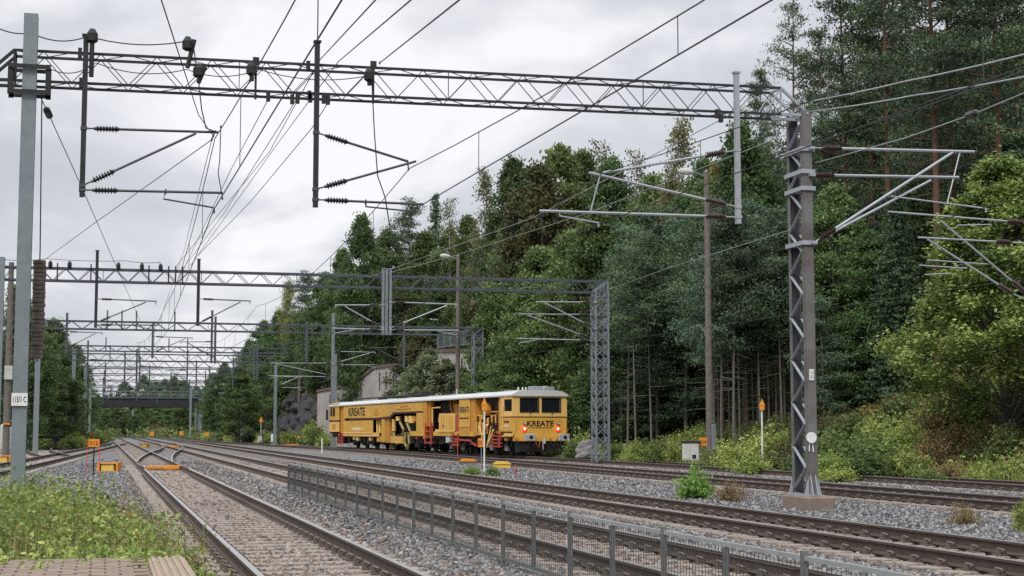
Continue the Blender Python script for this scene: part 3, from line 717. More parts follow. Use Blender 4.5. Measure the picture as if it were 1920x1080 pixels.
for i, (px, ty, d, lab) in enumerate(((201, 765, 330, 'far pale pole under the left part of the bridge'), (224, 770, 350, 'far pale pole seen under the bridge, second of its row'), (248, 768, 340, 'far pale pole in front of the pale shrubs under the bridge'), (316, 770, 360, 'far pale pole seen through the middle of the bridge'), (366, 765, 330, 'far pale pole at the right end of the bridge opening'))):
    mast(px, 818, ty, d, lab, [], .32)
# mast of the outer track just outside the frame; its long brackets reach in
def outer_mast():
    o = thing('catenary_mast', 'mast at the picture edge whose double bracket reaches in before the maple', 'mast', (0, 0, 0), 0, 'single masts beside the line')
    d = 38.0; P = lambda px, py: atd(px, py, d)
    x, y = P(1968, 500).x, P(1968, 500).y; hpole(o, 'pole', x, y, H(x, y) - .3, 9.5, .28, 'galv')
    for pts, ins in (([(1915, 418), (1625, 408)], 1), ([(1890, 456), (1688, 453)], 1), ([(1918, 548), (1735, 420)], 1), ([(1892, 552), (1708, 456)], 1), ([(1836, 498), (1707, 494)], 0), ([(1792, 507), (1690, 504)], 0), ([(1757, 517), (1702, 521)], 0), ([(1846, 424), (1772, 428)], 0)):
        a, b_ = (P(*q) for q in pts); yy = y + .1
        a = Vector((a.x, yy, a.z)); b_ = Vector((b_.x, yy, b_.z)); dd = (b_ - a).normalized(); c = MB()
        if ins: c.tube([a + dd * .46, b_], .024, 6); c.tube([(x, yy, a.z + (.0 if abs(dd.z) < .2 else -.35)), a], .022, 5)
        else: c.tube([a, b_], .016, 6)
        k = c.build('cantilever', 'tube', o)
        if ins: insulator(a, a + dd, k, 'insul')
outer_mast()

# ---- wires
def catenary(label, sup, zc=5.66, zm=6.95, sag=.55):
    """sup: list of (Y, x contact, z contact, z messenger)"""
    o = thing('overhead_line', label, 'overhead wires', (0, 0, 0), 0, 'overhead lines above the tracks')
    MB().tube([(x, y, z) for y, x, z, _ in sup], .0105, 5).build('contact_wire', 'wire', o)
    pts = []; dr = []
    for (y0, x0, z0, m0), (y1, x1, z1, m1) in zip(sup, sup[1:]):
        n = 12
        for i in range(n):
            t = i / n; pts.append((x0 + (x1 - x0) * t, y0 + (y1 - y0) * t, m0 + (m1 - m0) * t - 4 * sag * t * (1 - t)))
        for t in (.12, .32, .5, .68, .88):
            y = y0 + (y1 - y0) * t
            dr.append(((x0 + (x1 - x0) * t, y, m0 + (m1 - m0) * t - 4 * sag * t * (1 - t)), (x0 + (x1 - x0) * t, y, z0 + (z1 - z0) * t)))
    pts.append((sup[-1][1], sup[-1][0], sup[-1][3])); MB().tube(pts, .0095, 5).build('messenger_wire', 'wire', o)
    for a, b_ in dr:
        if a[1] < 140: MB().tube([a, b_], .0065, 4).build('dropper', 'wire', o)
SY = [29.1, 68.4, 100, 128, 158, 180, 203, 231, 262, 300]
def sup(x0, x1, first, z=5.66, m=6.95): return [first] + [(y, (x0, x1)[i % 2], z, m) for i, y in enumerate(SY)]
catenary('contact and messenger wires above the track beside the platform', [(-12, 2.5, 5.6, 7.0), (29.0, 1.95, 5.58, 6.95)] + [(y, (2.65, 2.1)[i % 2], 5.66, 7.0) for i, y in enumerate(SY[1:])])
catenary('contact and messenger wires above the track behind the mesh fence', [(-12, 7.3, 5.7, 6.75), (29.0, 5.72, 5.68, 6.55)] + [(y, (6.6, 6.2)[i % 2], 5.7, 6.95) for i, y in enumerate(SY[1:])])
catenary('contact and messenger wires above the third track by the mast footing', [(-12, 11.2, 5.65, 6.8), (29.0, 9.65, 5.60, 6.6)] + [(y, (10.9, 10.4)[i % 2], 5.7, 6.95) for i, y in enumerate(SY[1:])])
catenary('contact and messenger wires above the siding behind the mast footing', [(-12, 19.2, 6.2, 7.4), (29.0, 18.3, 6.22, 7.3), (68.4, 18.9, 5.6, 6.9), (100, 18.4, 5.6, 6.9), (128, 17.2, 5.6, 6.9), (158, 15.0, 5.6, 6.9)])
catenary('contact and messenger wires above the track of the yellow train', [(-12, 25.5, 5.6, 6.95), (33, 24.6, 5.6, 6.9), (68.4, 23.4, 5.6, 6.9), (100, 21.2, 5.6, 6.9), (128, 18.9, 5.6, 6.9), (158, 15.9, 5.6, 6.9), (203, 12.8, 5.6, 6.9)])
def wire(label, pts, r=.0085, m='wire', sag=0.0, ins=(), name='cable'):
    """pts: (px, py, Y) points of the photograph lifted to the plane the wire passes there"""
    P = [aty(*p) for p in pts]; o = thing(name, label, 'cable', (0, 0, 0), 0, 'single cables strung over the yard'); q = []
    for a, b_ in zip(P, P[1:]):
        n = 10 if sag else 2
        for i in range(n):
            t = i / n; v = a.lerp(b_, t); v.z -= 4 * sag * t * (1 - t); q.append(v)
    q.append(P[-1]); MB().tube(q, r * 1.2, 5).build('strand', m, o)
    for (i, t) in ins:
        v = P[i].lerp(P[i + 1], t); d = (P[i + 1] - P[i]).normalized()
        MB().lathe(v, v + d * .4, [(0, .03), (.06, .07), (.34, .07), (.4, .03)], 8).build('insulator', 'insul_dark', o)
    for v in (P[0], P[-1]): MB().lathe(v - Vector((0, 0, .03)), v + Vector((0, 0, .03)), [(0, .012), (.03, .02), (.06, .012)], 6).build('end_clamp', 'black', o)
wire('cable dropping steeply from the top of the sky to the first bracket', [(296, -20, 17), (372, 215, 26.5), (400, 255, 29)], .007)
wire('anchored cable ending at the insulator on the beam right of middle post', [(880, -15, 15), (712, 118, 28.9)], .0095)
wire('feeder cable crossing over the beam and running on to the second gantry', [(788, -15, 15), (635, 115, 29.3), (520, 270, 45), (358, 497, 68.3)], .0085)
wire('feeder cable crossing the beam beside the middle drop post', [(718, -15, 15.5), (600, 112, 29.3), (505, 285, 46), (330, 500, 68.3)], .0085)
wire('slack cable from the middle drop post down to the far second gantry', [(618, 188, 29.3), (585, 240, 33), (470, 378, 46), (372, 478, 66)], .0085)
wire('cable under the beam running toward the second bracket far away', [(555, 188, 29.3), (420, 400, 52), (342, 505, 68.3)], .0075)
wire('cable from a beam clamp straight down the line to the far brackets', [(503, 186, 29.3), (432, 320, 42), (318, 560, 90)], .0075)
wire('tensioned cable with insulator running from the grey pole into the distance', [(75, 180, 29), (95, 222, 30), (160, 366, 38), (205, 470, 52), (262, 600, 84)], .008, 'wire', 0, [(0, .55)])
wire('cable from the first bracket end sinking away past the rusty weights', [(397, 262, 29), (175, 420, 44), (70, 497, 68)], .008)
wire('pair of crossing tie cables below the first bracket, thin one', [(397, 262, 29), (345, 470, 60), (300, 600, 90)], .006)
wire('drooping jumper cable between the pole and the beam insulators', [(-40, 30, 29), (59, 62, 28.9), (165, 68, 28.9), (355, 76, 28.9)], .010, 'black', .12)
wire('jumper cable hanging from the beam insulator to the first bracket', [(362, 82, 28.9), (372, 150, 28.9), (378, 205, 28.9), (386, 240, 28.95), (404, 247, 29)], .010, 'black')
wire('jumper cable hanging below the middle bracket to the contact wire', [(697, 150, 28.9), (702, 250, 28.9), (708, 330, 28.9), (722, 370, 28.95), (730, 420, 29)], .010, 'black')
wire('low slung cable looping under the beam between the small insulators', [(92, 128, 28.9), (180, 118, 28.9), (350, 130, 28.9), (485, 130, 28.9), (690, 142, 28.9)], .008, 'black', .14)
wire('wavy jumper cable at the tip of the first bracket', [(414, 238, 28.95), (412, 300, 28.95), (409, 325, 28.95), (417, 372, 28.95)], .008, 'black')
wire('thick pale return cable leaving the mast top toward the pines, upper one', [(1508, 192, 29.2), (1700, 152, 25), (1960, 92, 19)], .013, 'wire_pale', .02)
wire('thick pale return cable leaving the mast top toward the pines, lower one', [(1515, 210, 29.2), (1720, 178, 25), (1960, 136, 19)], .013, 'wire_pale', .02)
wire('cable with a dark insulator crossing in front of the tall pines', [(1528, 306, 29.2), (1700, 258, 25), (1830, 212, 22), (1960, 158, 20)], .009, 'wire_pale', 0, [(1, .88)])
wire('thin dark cable above the bracket arms of the mast before the pines', [(1525, 268, 29.2), (1720, 205, 26), (1960, 118, 20)], .008)
wire('feeder cable passing over the train roof toward the hill pole', [(1370, 215, 29.3), (1000, 408, 50), (690, 520, 68.4)], .009, 'wire_pale')
wire('second feeder cable over the train falling to the triple drop posts', [(1480, 250, 32), (1100, 400, 48), (850, 480, 60), (728, 512, 68.3)], .009, 'wire_pale')
wire('feeder cable sinking from the mast past the lamp pole', [(1485, 430, 29.5), (1260, 500, 45), (1135, 545, 68)], .008, 'wire_pale')
wire('cable spanning the top of the second gantry on short stubs', [(10, 487, 68), (88, 485, 68), (235, 489, 68), (300, 492, 68)], .010, 'black', .05)

# ---- tension weights hanging beside the grey pole
def weights():
    Y = 29.35; x = xz(72, 580, Y)[0]; zt = xz(72, 488, Y)[1]; zb = xz(72, 673, Y)[1]; n = 23
    o = thing('tension_weight_stack', 'tall stack of rusty round weights hanging beside the grey pole', 'tension weights')
    h = (zt - zb) / n
    for i in range(n):
        z = zb + i * h; dx = random.uniform(-.012, .012)
        MB().lathe((x + dx, Y + dx, z + .004), (x + dx, Y + dx, z + h), [(0, .108), (.008, .118), (h - .022, .118), (h - .006, .108)], 14).build('weight', 'weight', o)
    MB().tube([(x, Y, zb - .06), (x, Y, zt + .2), (x - .05, Y, zt + 3.2)], .012, 5).build('hanger_rod', 'black', o)
weights()

# ---- steel bridge
def bridge():
    Y = 283; o = thing('road_bridge', 'dark steel road bridge crossing the tracks far away', 'bridge')
    xl, zt = xz(150, 742, Y); xr = xz(400, 742, Y)[0]; zb = xz(270, 763, Y)[1]; zt = xz(270, 744, Y)[1]
    MB().box(xl - 6, xr + 6, Y, Y + 7, zt - .3, zt).build('deck', 'truss_far', o)
    for yy in (Y + .3, Y + 2.4, Y + 4.5, Y + 6.5): MB().box(xl, xr, yy - .12, yy + .12, zb, zt - .3).build('girder', 'bridge', o)
    b = MB()
    for yy in (Y + .15, Y + 6.85):
        for k in range(int((xr - xl + 12) / 2)): b.box(xl - 6 + k * 2 - .04, xl - 6 + k * 2 + .04, yy - .04, yy + .04, zt, zt + 1.1)
        for z in (.55, 1.1): b.box(xl - 6, xr + 6, yy - .05, yy + .05, zt + z - .05, zt + z)
    b.build('railing_frame', 'galv', o)
    for px in (176, 376):
        x = xz(px, 800, Y)[0]; MB().box(x - .25, x + .25, Y + .5, Y + 6.3, -.6, zb).build('pier', 'galv', o)
    MB().box(xl - 7, xl, Y, Y + 7, -.6, zt - .31).build('abutment', 'bridge', o); MB().box(xr, xr + 7, Y, Y + 7, -.6, zt - .31).build('abutment', 'bridge', o)
bridge()

# ------------------------------------------------------------------ yellow track maintenance train
M['tyellow'] = mat('train_yellow', (0.60, 0.325, 0.052), 0.42, 0, 0.10, 0.7, col2=(0.78, 0.455, 0.085), coat=.2)
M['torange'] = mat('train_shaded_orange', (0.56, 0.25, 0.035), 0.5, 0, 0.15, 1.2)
M['tpale'] = mat('train_pale_yellow', (0.78, 0.49, 0.15), 0.45, 0, 0.08, 1.5)
M['troof'] = mat('train_white_roof', (0.56, 0.57, 0.56), 0.5, 0, 0.08, 0.8)
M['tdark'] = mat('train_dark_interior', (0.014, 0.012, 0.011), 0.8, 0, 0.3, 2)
M['tstripe'] = mat('train_dark_red_stripe', (0.055, 0.012, 0.010), 0.5, 0, 0.2, 3)
M['tred'] = mat('train_red_steps', (0.42, 0.06, 0.035), 0.5, 0, 0.2, 3)
M['tiron'] = mat('train_black_running_gear', (0.018, 0.017, 0.017), 0.7, 0.2, 0.4, 4)
M['tglass'] = mat('train_window_glass', (0.012, 0.015, 0.018), 0.06, 0, 0.1, 2, coat=.5)
M['tsilver'] = mat('train_buffer_steel', (0.50, 0.51, 0.52), 0.4, 0.3, 0.12, 6)
M['tlamp'] = mat('train_red_lamp', (0.8, 0.05, 0.02), 0.4, emit=((1.0, 0.04, 0.02), 1.1))
M['tlampcore'] = mat('train_lamp_core', (1, .6, .5), 0.4, emit=((1.0, 0.45, 0.32), 1.8))
M['tgrey'] = mat('train_grey_equipment', (0.30, 0.31, 0.32), 0.5, 0.2, 0.2, 4)
M['those'] = mat('train_olive_hose', (0.33, 0.27, 0.09), 0.6, 0, 0.3, 5)

def train():
    P0 = atd(961, 854, 83); P1 = atd(646, 842, 118); P0.z = 0; P1.z = 0
    u = (P1 - P0).normalized(); rz = atan2(-u.x, u.y); ut = Vector((u.y, -u.x, 0))
    T = thing('track_maintenance_train', 'long yellow and white track maintenance train with red tail lamps on the outer track', 'maintenance train', P0, rz)
    def S(px, py):                         # near side plane -> (u, z)
        r = ray(px, py); t = (P0 - CAMP).dot(ut) / r.dot(ut); q = CAMP + r * t - P0; return q.dot(u), q.z
    def Fr(px, py):                        # front plane -> (v, z)
        r = ray(px, py); t = (P0 - CAMP).dot(u) / r.dot(u); q = CAMP + r * t - P0; return q.dot(ut), q.z
    W = Fr(1063, 800)[0]; L = S(617, 800)[0]; zr = 3.36; zs = 1.12
    def side(name, x0, y0, x1, y1, m, v0=-.012, v1=.03, parent=T, bevel=0):
        """panel over a rectangle of the near side; x0 is its rear edge in the picture"""
        u0, _ = S(x0, (y0 + y1) / 2); u1, _ = S(x1, (y0 + y1) / 2); xm = (x0 + x1) / 2
        za, zb_ = S(xm, y0)[1], S(xm, y1)[1]
        return MB().box(v0, v1, min(u0, u1), max(u0, u1), zb_, za).build(name, m, parent, bevel=bevel)
    def pt(px, py, v=0.0): a = S(px, py); return (v, a[0], a[1])
    def dashes(name, c, z, wd, ht, m, face='side'):
        """unreadable small writing: a row of short strokes"""
        b = MB(); x = -wd / 2; rr = random.Random(int(abs(c * 97) + z * 31))
        while x < wd / 2:
            w_ = ht * rr.uniform(.3, .9)
            if face == 'front': b.box(c + x, c + x + w_, -.026, -.0205, z - ht / 2, z + ht / 2)
            else: b.box(-.026, -.0205, c + x, c + x + w_, z - ht / 2, z + ht / 2)
            x += w_ + ht * rr.choice((.25, .25, .7))
        return b.build(name, m, T)
    # frame, core, roof
    MB().box(.25, W - .25, .35, L - .2, .82, zs).build('underframe', 'tiron', T)
    MB().box(.95, W - .9, 3.4, L - 3, zs + .005, zr - .05).build('engine_room', 'tdark', T)
    uc = S(939, 790)[0]; ur = S(643, 790)[0]; ub = S(818, 790)[0]
    prof = [(-.07, zr - .10), (-.07, zr - .02), (.30, zr + .17), (.8, zr + .24), (W - .8, zr + .24), (W - .30, zr + .17), (W + .07, zr - .02), (W + .07, zr - .10)]
    for a, b_ in ((-.10, ub - .03), (ub + .03, L + .08)):
        MB().prism([(x, z) for x, z in prof], 1, a, b_).build('roof', 'troof', T)
    for k in range(9): uu = 2 + k * (L - 4) / 8; MB().box(.25, W - .25, uu - .03, uu + .03, zr + .243, zr + .265).build('roof_rib', 'troof', T)
    # rooftop equipment
    b = MB(); b.tube([(.9, ub + 6, zr + .4), (.9, L - 4, zr + .4)], .05, 6); b.tube([(1.3, ub + 5, zr + .46), (1.3, L - 5, zr + .46)], .05, 6)
    for k in range(7): uu = ub + 6 + k * 1.8; b.box(.85, 1.35, uu - .04, uu + .04, zr + .2, zr + .42)
    b.tube([(1, ub + 9, zr + .4), (1, ub + 9.6, zr + .72), (1, ub + 10.1, zr + .72)], .05, 5); b.tube([(1, ub + 7, zr + .4), (1, ub + 7.6, zr + .62)], .05, 5)
    b.build('roof_rail', 'tiron', T)
    b = MB(); b.box(1.5, 2.1, .9, 1.6, zr + .25, zr + .47); b.prism([(2.15, zr + .25), (2.8, zr + .25), (2.95, zr + .4), (2.3, zr + .5)], 1, 1.0, 1.5); b.build('air_conditioner', 'tgrey', T, bevel=.03)
    b = MB()
    for v in (.75, 1.0, 1.2): b.tube([(v, 1.1, zr + .24), (v, 1.1, zr + .42)], .05, 6)
    b.build('roof_horn', 'troof', T)
    MB().tube([(.5, S(842, 735)[0], zr + .2), (.5, S(842, 735)[0], zr + .55)], .035, 5).build('roof_antenna', 'troof', T)
    # far side wall closes the body
    MB().box(W - .04, W, 1.2, L - .1, zs, zr - .1).build('far_side_panel', 'tyellow', T)
    MB().box(.02, W - .02, .35, uc, zs - .1, zs + .02).build('cab_floor', 'torange', T)
    # ---- front cab
    z_w0, z_w1, z_st = 2.42, 3.13, 2.15
    b = MB()          # front face as a frame around two windows
    wv = [(Fr(976, 760)[0], Fr(1009, 760)[0]), (Fr(1017, 760)[0], Fr(1050, 760)[0])]
    xs_ = [0, wv[0][0], wv[0][1], wv[1][0], wv[1][1], W]
    for i in (0, 2, 4): b.box(xs_[i], xs_[i + 1], 0, .07, z_st, zr - .02)
    for i in (1, 3): b.box(xs_[i], xs_[i + 1], 0, .07, z_st, z_w0); b.box(xs_[i], xs_[i + 1], 0, .07, z_w1, zr - .02)
    b.build('cab_front', 'tpale', T)
    for i in (1, 3):
        k = MB().box(xs_[i], xs_[i + 1], .025, .05, z_w0, z_w1).build('windscreen', 'tglass', T)
        b = MB(); t = .05
        b.box(xs_[i] - t, xs_[i + 1] + t, -.03, .0, z_w0 - t, z_w0); b.box(xs_[i] - t, xs_[i + 1] + t, -.03, 0, z_w1, z_w1 + t)
        b.box(xs_[i] - t, xs_[i], -.03, 0, z_w0, z_w1); b.box(xs_[i + 1], xs_[i + 1] + t, -.03, 0, z_w0, z_w1); b.build('window_frame', 'tiron', k)
        MB().bar(((xs_[i] + xs_[i + 1]) / 2, -.05, z_w0 - .14), ((xs_[i] + xs_[i + 1]) / 2 + .35, -.05, z_w0 + .42), .025).build('wiper', 'tiron', k)
    MB().box(-.005, W + .005, -.02, .06, 1.12, z_st - .055).build('cab_lower_front', 'tyellow', T, bevel=.01)
    MB().box(-.01, W + .01, -.028, .05, z_st - .055, z_st + .0).build('cab_stripe', 'tstripe', T)
    MB().box(.12, W - .06, -.14, .3, .80, 1.115).build('buffer_beam', 'tyellow', T, bevel=.02)
    lettering('front_lettering', 'KREATE', T, ((Fr(1013, 794)[0]), -.02, Fr(1013, 794)[1]), (1, 0, 0), (0, 0, 1), .31, 'ink', Fr(1038.5, 794)[0] - Fr(988.5, 794)[0], .032, .008)
    dashes('small_lettering', Fr(1012, 802)[0], Fr(1012, 802)[1], 1.4, .05, 'ink', 'front')
    for px in (982.5, 1045):
        v, z = Fr(px, 804); o = MB().lathe((v, -.02, z), (v, -.10, z), [(0, .15), (.06, .15), (.08, .11)], 14).build('tail_lamp', 'tlamp', T)
        MB().lathe((v, -.102, z), (v, -.112, z), [(0, .075), (.01, .06)], 10).build('lamp_lens', 'tlampcore', o)
        v, z = Fr(px + 1, 794.5); o = MB().lathe((v, -.02, z), (v, -.09, z), [(0, .085), (.07, .085)], 12).build('headlamp', 'tiron', T)
        MB().lathe((v, -.092, z + .01), (v, -.10, z + .01), [(0, .055), (.008, .05)], 10).build('lamp_lens', 'white', o)
    for px in (987.5, 1051):
        v, z = Fr(px, 820); b = MB(); b.box(v - .33, v + .30, -.62, -.55, z - .19, z + .19)
        o = b.build('buffer', 'tsilver', T, bevel=.02); MB().tube([(v, -.55, z), (v, -.14, z)], .1, 8).build('buffer_stock', 'tiron', o)
        MB().lathe((v + .03, -.622, z), (v + .03, -.628, z), [(0, .11), (.006, .10)], 12).build('buffer_mark', 'ink', o)
    v, z = Fr(1017, 824); b = MB(); b.bar((v, -.3, z + .1), (v, -.3, z - .22), .10, .08); b.build('coupling_hook', 'troof', T)
    for dv in (-.45, .42, .8): 
        b = MB(); b.tube([(v + dv, -.15, .95), (v + dv, -.22, .62), (v + dv + .15, -.2, .45), (v + dv + .25, -.15, .8)], .03, 5); b.build('brake_hose', 'tiron' if dv > 0 else 'tred', T)
    b = MB(); b.box(.35, W - .2, -.02, .6, .22, .80); b.build('snow_plough', 'tiron', T)
    b = MB(); b.tube([(v - .05, -.2, .8), (v - .05, -.25, .35)], .035, 5); b.build('coupling_link', 'tgrey', T)
    # cab side with door window
    side('cab_side', 939, 741, 945.5, 783, 'tpale'); side('cab_side', 960, 741, 961, 783, 'tpale', -.010)
    side('cab_side', 945.5, 741, 960, 748.5, 'tpale', -.011); side('cab_side', 945.5, 771, 960, 783, 'tpale', -.011)
    w_ = side('side_window', 945.5, 748.5, 960, 771, 'tglass', .0, .02)
    side('cab_side_stripe', 939, 781, 961, 783, 'tstripe', -.018, .02); side('cab_lower_side', 939, 783, 961, 809, 'tyellow', -.012)
    side('cab_sill', 939, 809, 961, 812, 'tstripe', -.02); side('cab_sill_plate', 945, 812, 961, 818, 'tpale', -.012)
    for y_ in (791, 798.5):
        a = S(950, y_); dashes('side_lettering', a[0], a[1], .75, .10, 'tstripe' if y_ < 795 else 'white')
    # ---- middle machinery bay of the front car
    side('bay_column', 881, 749, 890, 818, 'torange', .05, .5)
    side('service_panel', 861, 749, 881, 817, 'tyellow'); side('panel_stripe', 862, 783, 879.5, 785.5, 'tstripe', -.02, .0)
    a = S(871, 768); lettering('side_lettering', 'KREATE', T, (-.014, a[0], a[1]), (0, -1, 0), (0, 0, 1), .34, 'ink', S(862, 768)[0] - S(879, 768)[0], .03, .006)
    b = MB()
    for k in range(5): q = pt(871, 803 + k * 2.4); b.box(-.02, -.011, q[1] - 1.0, q[1] + 1.0, q[2] - .015, q[2] + .015)
    b.build('louvre_slat', 'torange', T)
    for x0, x1 in ((823.5, 837), (838.5, 853)):
        k = side('equipment_door', x0, 775.5, x1, 808, 'tpale', -.01, .03); side('door_panel', x0 + 2.3, 778, x1 - 2.3, 806, 'tyellow', -.016, -.0101, k)
    side('equipment_door', 854, 778, 860, 812, 'tred', .02, .06)
    side('warning_mark', 830, 797, 834, 801, 'tred', -.024, -.016)
    side('side_sill', 812, 809.5, 886, 817.5, 'tyellow', .0, .1); 
    side('bay_rail', 823, 774.8, 860, 776, 'torange', .0, .05)
    # engine pieces seen in the dark openings
    b = MB()
    for px in (827, 833, 838, 846, 851, 856): q = pt(px, 765); b.tube([(.8, q[1], 2.3), (.75, q[1] + .3, 2.9), (.9, q[1] + .8, 3.2)], .10, 6)
    b.box(.55, .9, S(848, 760)[0], S(836, 760)[0], 2.3, 3.0); b.build('engine_pipe', 'torange', T)
    b = MB()
    for px, top in ((893, 778), (901, 786), (912, 783), (919, 778), (926, 776), (933, 772)):
        q = pt(px, top); b.box(.1, .5, q[1] - .22, q[1] + .22, 1.2, q[2])
    b.box(.3, .9, S(938, 780)[0], S(889, 780)[0], 1.15, 2.0); b.box(.02, .16, S(904, 780)[0], S(891, 780)[0], 1.1, 1.85)
    b.build('lifting_unit', 'tyellow', T, bevel=.03)
    b = MB()
    for x0, y0, x1, y1 in ((898, 835, 912, 797), (913, 838, 921, 800), (905, 818, 897, 800), (925, 806, 916, 830)): b.bar(pt(x0, y0, .06), pt(x1, y1, .06), .16, .12)
    b.build('lining_arm', 'tpale', T)
    b = MB()
    for px in (916, 922, 930, 927): q = pt(px, 797); b.tube([(.0, q[1], q[2] - .5), (-.03, q[1] - .1, q[2]), (.05, q[1] - .35, q[2] + .15), (.1, q[1] - .4, q[2] - .4)], .035, 5)
    b.build('hydraulic_hose', 'tiron', T)
    side('bay_rail', 921, 770.5, 939, 773, 'torange', .0, .1); side('bay_column', 934.5, 742.5, 939, 812, 'torange', .03, .4)
    b = MB(); 
    for px in (929, 933): q = pt(px, 760); MB().tube([(.4, q[1], 2.3), (.4, q[1] + .2, 3.0)], .18, 7).build('exhaust_pipe', 'torange', T)
    q = pt(907, 768); b.lathe((.35, q[1], q[2]), (.05, q[1], q[2]), [(0, .35), (.3, .35)], 12); b.build('engine_drum', 'torange', T)
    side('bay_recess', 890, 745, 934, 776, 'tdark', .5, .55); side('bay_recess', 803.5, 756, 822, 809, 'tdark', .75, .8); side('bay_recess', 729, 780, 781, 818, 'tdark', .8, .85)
    b = MB()
    for px, y0, y1 in ((895, 780, 812), (903, 786, 815), (909, 790, 817), (917, 782, 812), (924, 780, 812), (931, 778, 808)):
        q0, q1 = pt(px, y0), pt(px, y1); b.box(-.004, .09, q0[1] - .045, q0[1] + .045, q1[2], q0[2])
    b.build('bay_seam', 'tstripe', T)
    # ladders and steps in red
    for x0, x1, y0, y1 in ((799, 810, 792, 833), (925.5, 938, 813, 839), (850, 860, 812, 836), (636, 643, 812, 832)):
        u0, u1 = S(x0, 820)[0], S(x1, 820)[0]; z0, z1 = S((x0 + x1) / 2, y1)[1], S((x0 + x1) / 2, y0)[1]; b = MB()
        for uu in (u0, u1): b.bar((-.06, uu, z0), (-.03, uu, z1), .09)
        n = 4
        for k in range(n): zz = z0 + (z1 - z0) * (k + .3) / n; b.box(-.10, .12, min(u0, u1), max(u0, u1), zz - .035, zz + .035)
        b.build('ladder', 'tred', T)
    b = MB(); b.bar(pt(853, 824, -.02), pt(884, 826, -.02), .1); b.bar(pt(852, 836, 0), pt(862, 815, 0), .1); b.bar(pt(880, 826, 0), pt(890, 836, .1), .09); b.build('guide_frame', 'tred', T)
    # ---- rear car
    side('body_pillar', 794, 753, 800, 823, 'torange', -.01, .5); side('body_pillar', 801.5, 753, 803.5, 818, 'torange', .1, .3)
    b = MB(); b.tube([pt(808, 805, .1), pt(808, 765, .1), pt(822, 764, .1)], .05, 6); b.build('grab_rail', 'tpale', T)
    side('operator_seat', 813, 782, 821, 792, 'tgrey', .3, .7); side('equipment_box', 813, 805, 820, 810, 'tpale', .1, .5)
    # long upper side: drop over the tamping bay follows the photographed slope
    pol = [pt(644.5, 762)[1:], pt(644.5, 784.5)[1:], pt(699, 783.5)[1:], pt(731, 781)[1:], pt(738, 774)[1:], pt(793, 771)[1:], pt(793, 754)[1:]]
    MB().prism(pol, 0, -.012, .03).build('body_side', 'tyellow', T)
    pol2 = [pt(654, 785.5)[1:], pt(654, 788.5)[1:], pt(699, 787.5)[1:], pt(732, 784.5)[1:], pt(739, 776.5)[1:], pt(791, 773.5)[1:], pt(791, 770.5)[1:], pt(738, 773)[1:], pt(731, 780.5)[1:], pt(699, 784)[1:]]
    MB().prism(pol2, 0, -.02, .02).build('body_stripe', 'tstripe', T)
    a = S(669, 772); lettering('side_lettering', 'KREATE', T, (-.014, a[0], a[1]), (0, -1, 0), (0, 0, 1), .62, 'ink', S(654, 772)[0] - S(684.5, 772)[0], .03, .006)
    for k, wd in enumerate((1.0, .7, 1.6, 1.4)):
        a = S(706, 768 + k * 3.4); dashes('small_lettering', a[0], a[1], wd, .08, 'torange')
    b = MB(); b.bar(pt(743, 767, -.02), pt(771, 765.5, -.02), .05, .07); b.bar(pt(750, 761.5, -.02), pt(766, 760.5, -.02), .05, .08); b.build('panel_moulding', 'torange', T)
    side('body_lower_side', 644.5, 788.6, 699, 811, 'tyellow'); side('body_sill', 644, 811, 709, 818, 'tpale', -.03, .1)
    a = S(670, 804); side('lettering_plate', 659, 801.5, 682, 806.5, 'tpale', -.018, -.0121); dashes('side_lettering', a[0], a[1], 1.9, .2, 'white')
    side('cab_recess', 635.5, 758, 644, 812, 'torange', .12, .3); 
    b = MB()
    for px in (702, 706.5, 712): b.tube([pt(px, 812, .25), pt(px - .5, 786, .25)], .10, 7)
    b.build('tamping_piston', 'tpale', T)
    side('tamping_frame', 715, 783, 721, 829, 'tyellow', .0, .35); side('tamping_frame', 721.5, 784, 728, 830, 'torange', .08, .5)
    side('tamping_frame', 729, 818, 752, 831, 'tyellow', .1, .5); side('body_side_end', 781, 774, 793, 810, 'tyellow', -.012, .03); side('body_sill', 768, 808.5, 797, 817.5, 'tyellow', .0, .2)
    b = MB()
    for px, y0, y1, r in ((733.5, 786, 808, .14), (742.5, 781, 789, .2), (759, 780, 791, .2), (767, 780, 793, .22)): MB().tube([pt(px, y0, .2), pt(px, y1, .2)], r, 8).build('hydraulic_cylinder', 'tpale', T)
    b = MB()
    for q in (((747, 792), (754, 806), (752, 815)), ((760, 794), (766, 808), (762, 818)), ((757, 811), (756, 831), (759, 838)), ((763, 811), (764, 831), (761, 842)), ((735, 812), (737, 826), (742, 832))): MB().tube([pt(*p, .12) for p in q], .085, 6).build('tamping_tine', 'those', T)
    side('tool_box', 771, 780, 776, 790, 'torange', .1, .3)
    # ---- rear cab
    side('rear_cab_side', 618, 756.5, 635.5, 788, 'tyellow', .0, .05); side('rear_cab_side', 617.5, 791, 635.5, 809.5, 'tpale', .0, .05)
    side('rear_cab_stripe', 617.5, 788, 635.5, 791, 'tstripe', -.01, .04)
    for x0, x1 in ((619.5, 623), (624.2, 628.2)): side('side_window', x0, 764.5, x1, 780.5, 'tglass', -.012, .0)
    for k in range(3): a = S(626, 796 + k * 3.6); dashes('small_lettering', a[0], a[1], 1.1, .09, 'torange')
    MB().box(.06, W - .05, L - .04, L, zs, zr - .05).build('rear_cab_end', 'tyellow', T)
    MB().bar((-.25, L - .3, 2.2), (-.25, L - .3, 3.0), .16, .1).build('mirror', 'tiron', T)
    for px in (660, 676, 690): side('panel_seam', px - .15, 789, px + .15, 811, 'torange', -.0145, -.0121)
    for px in (690, 715, 760, 778): side('panel_seam', px - .15, 757, px + .15, 770, 'torange', -.0145, -.0121)
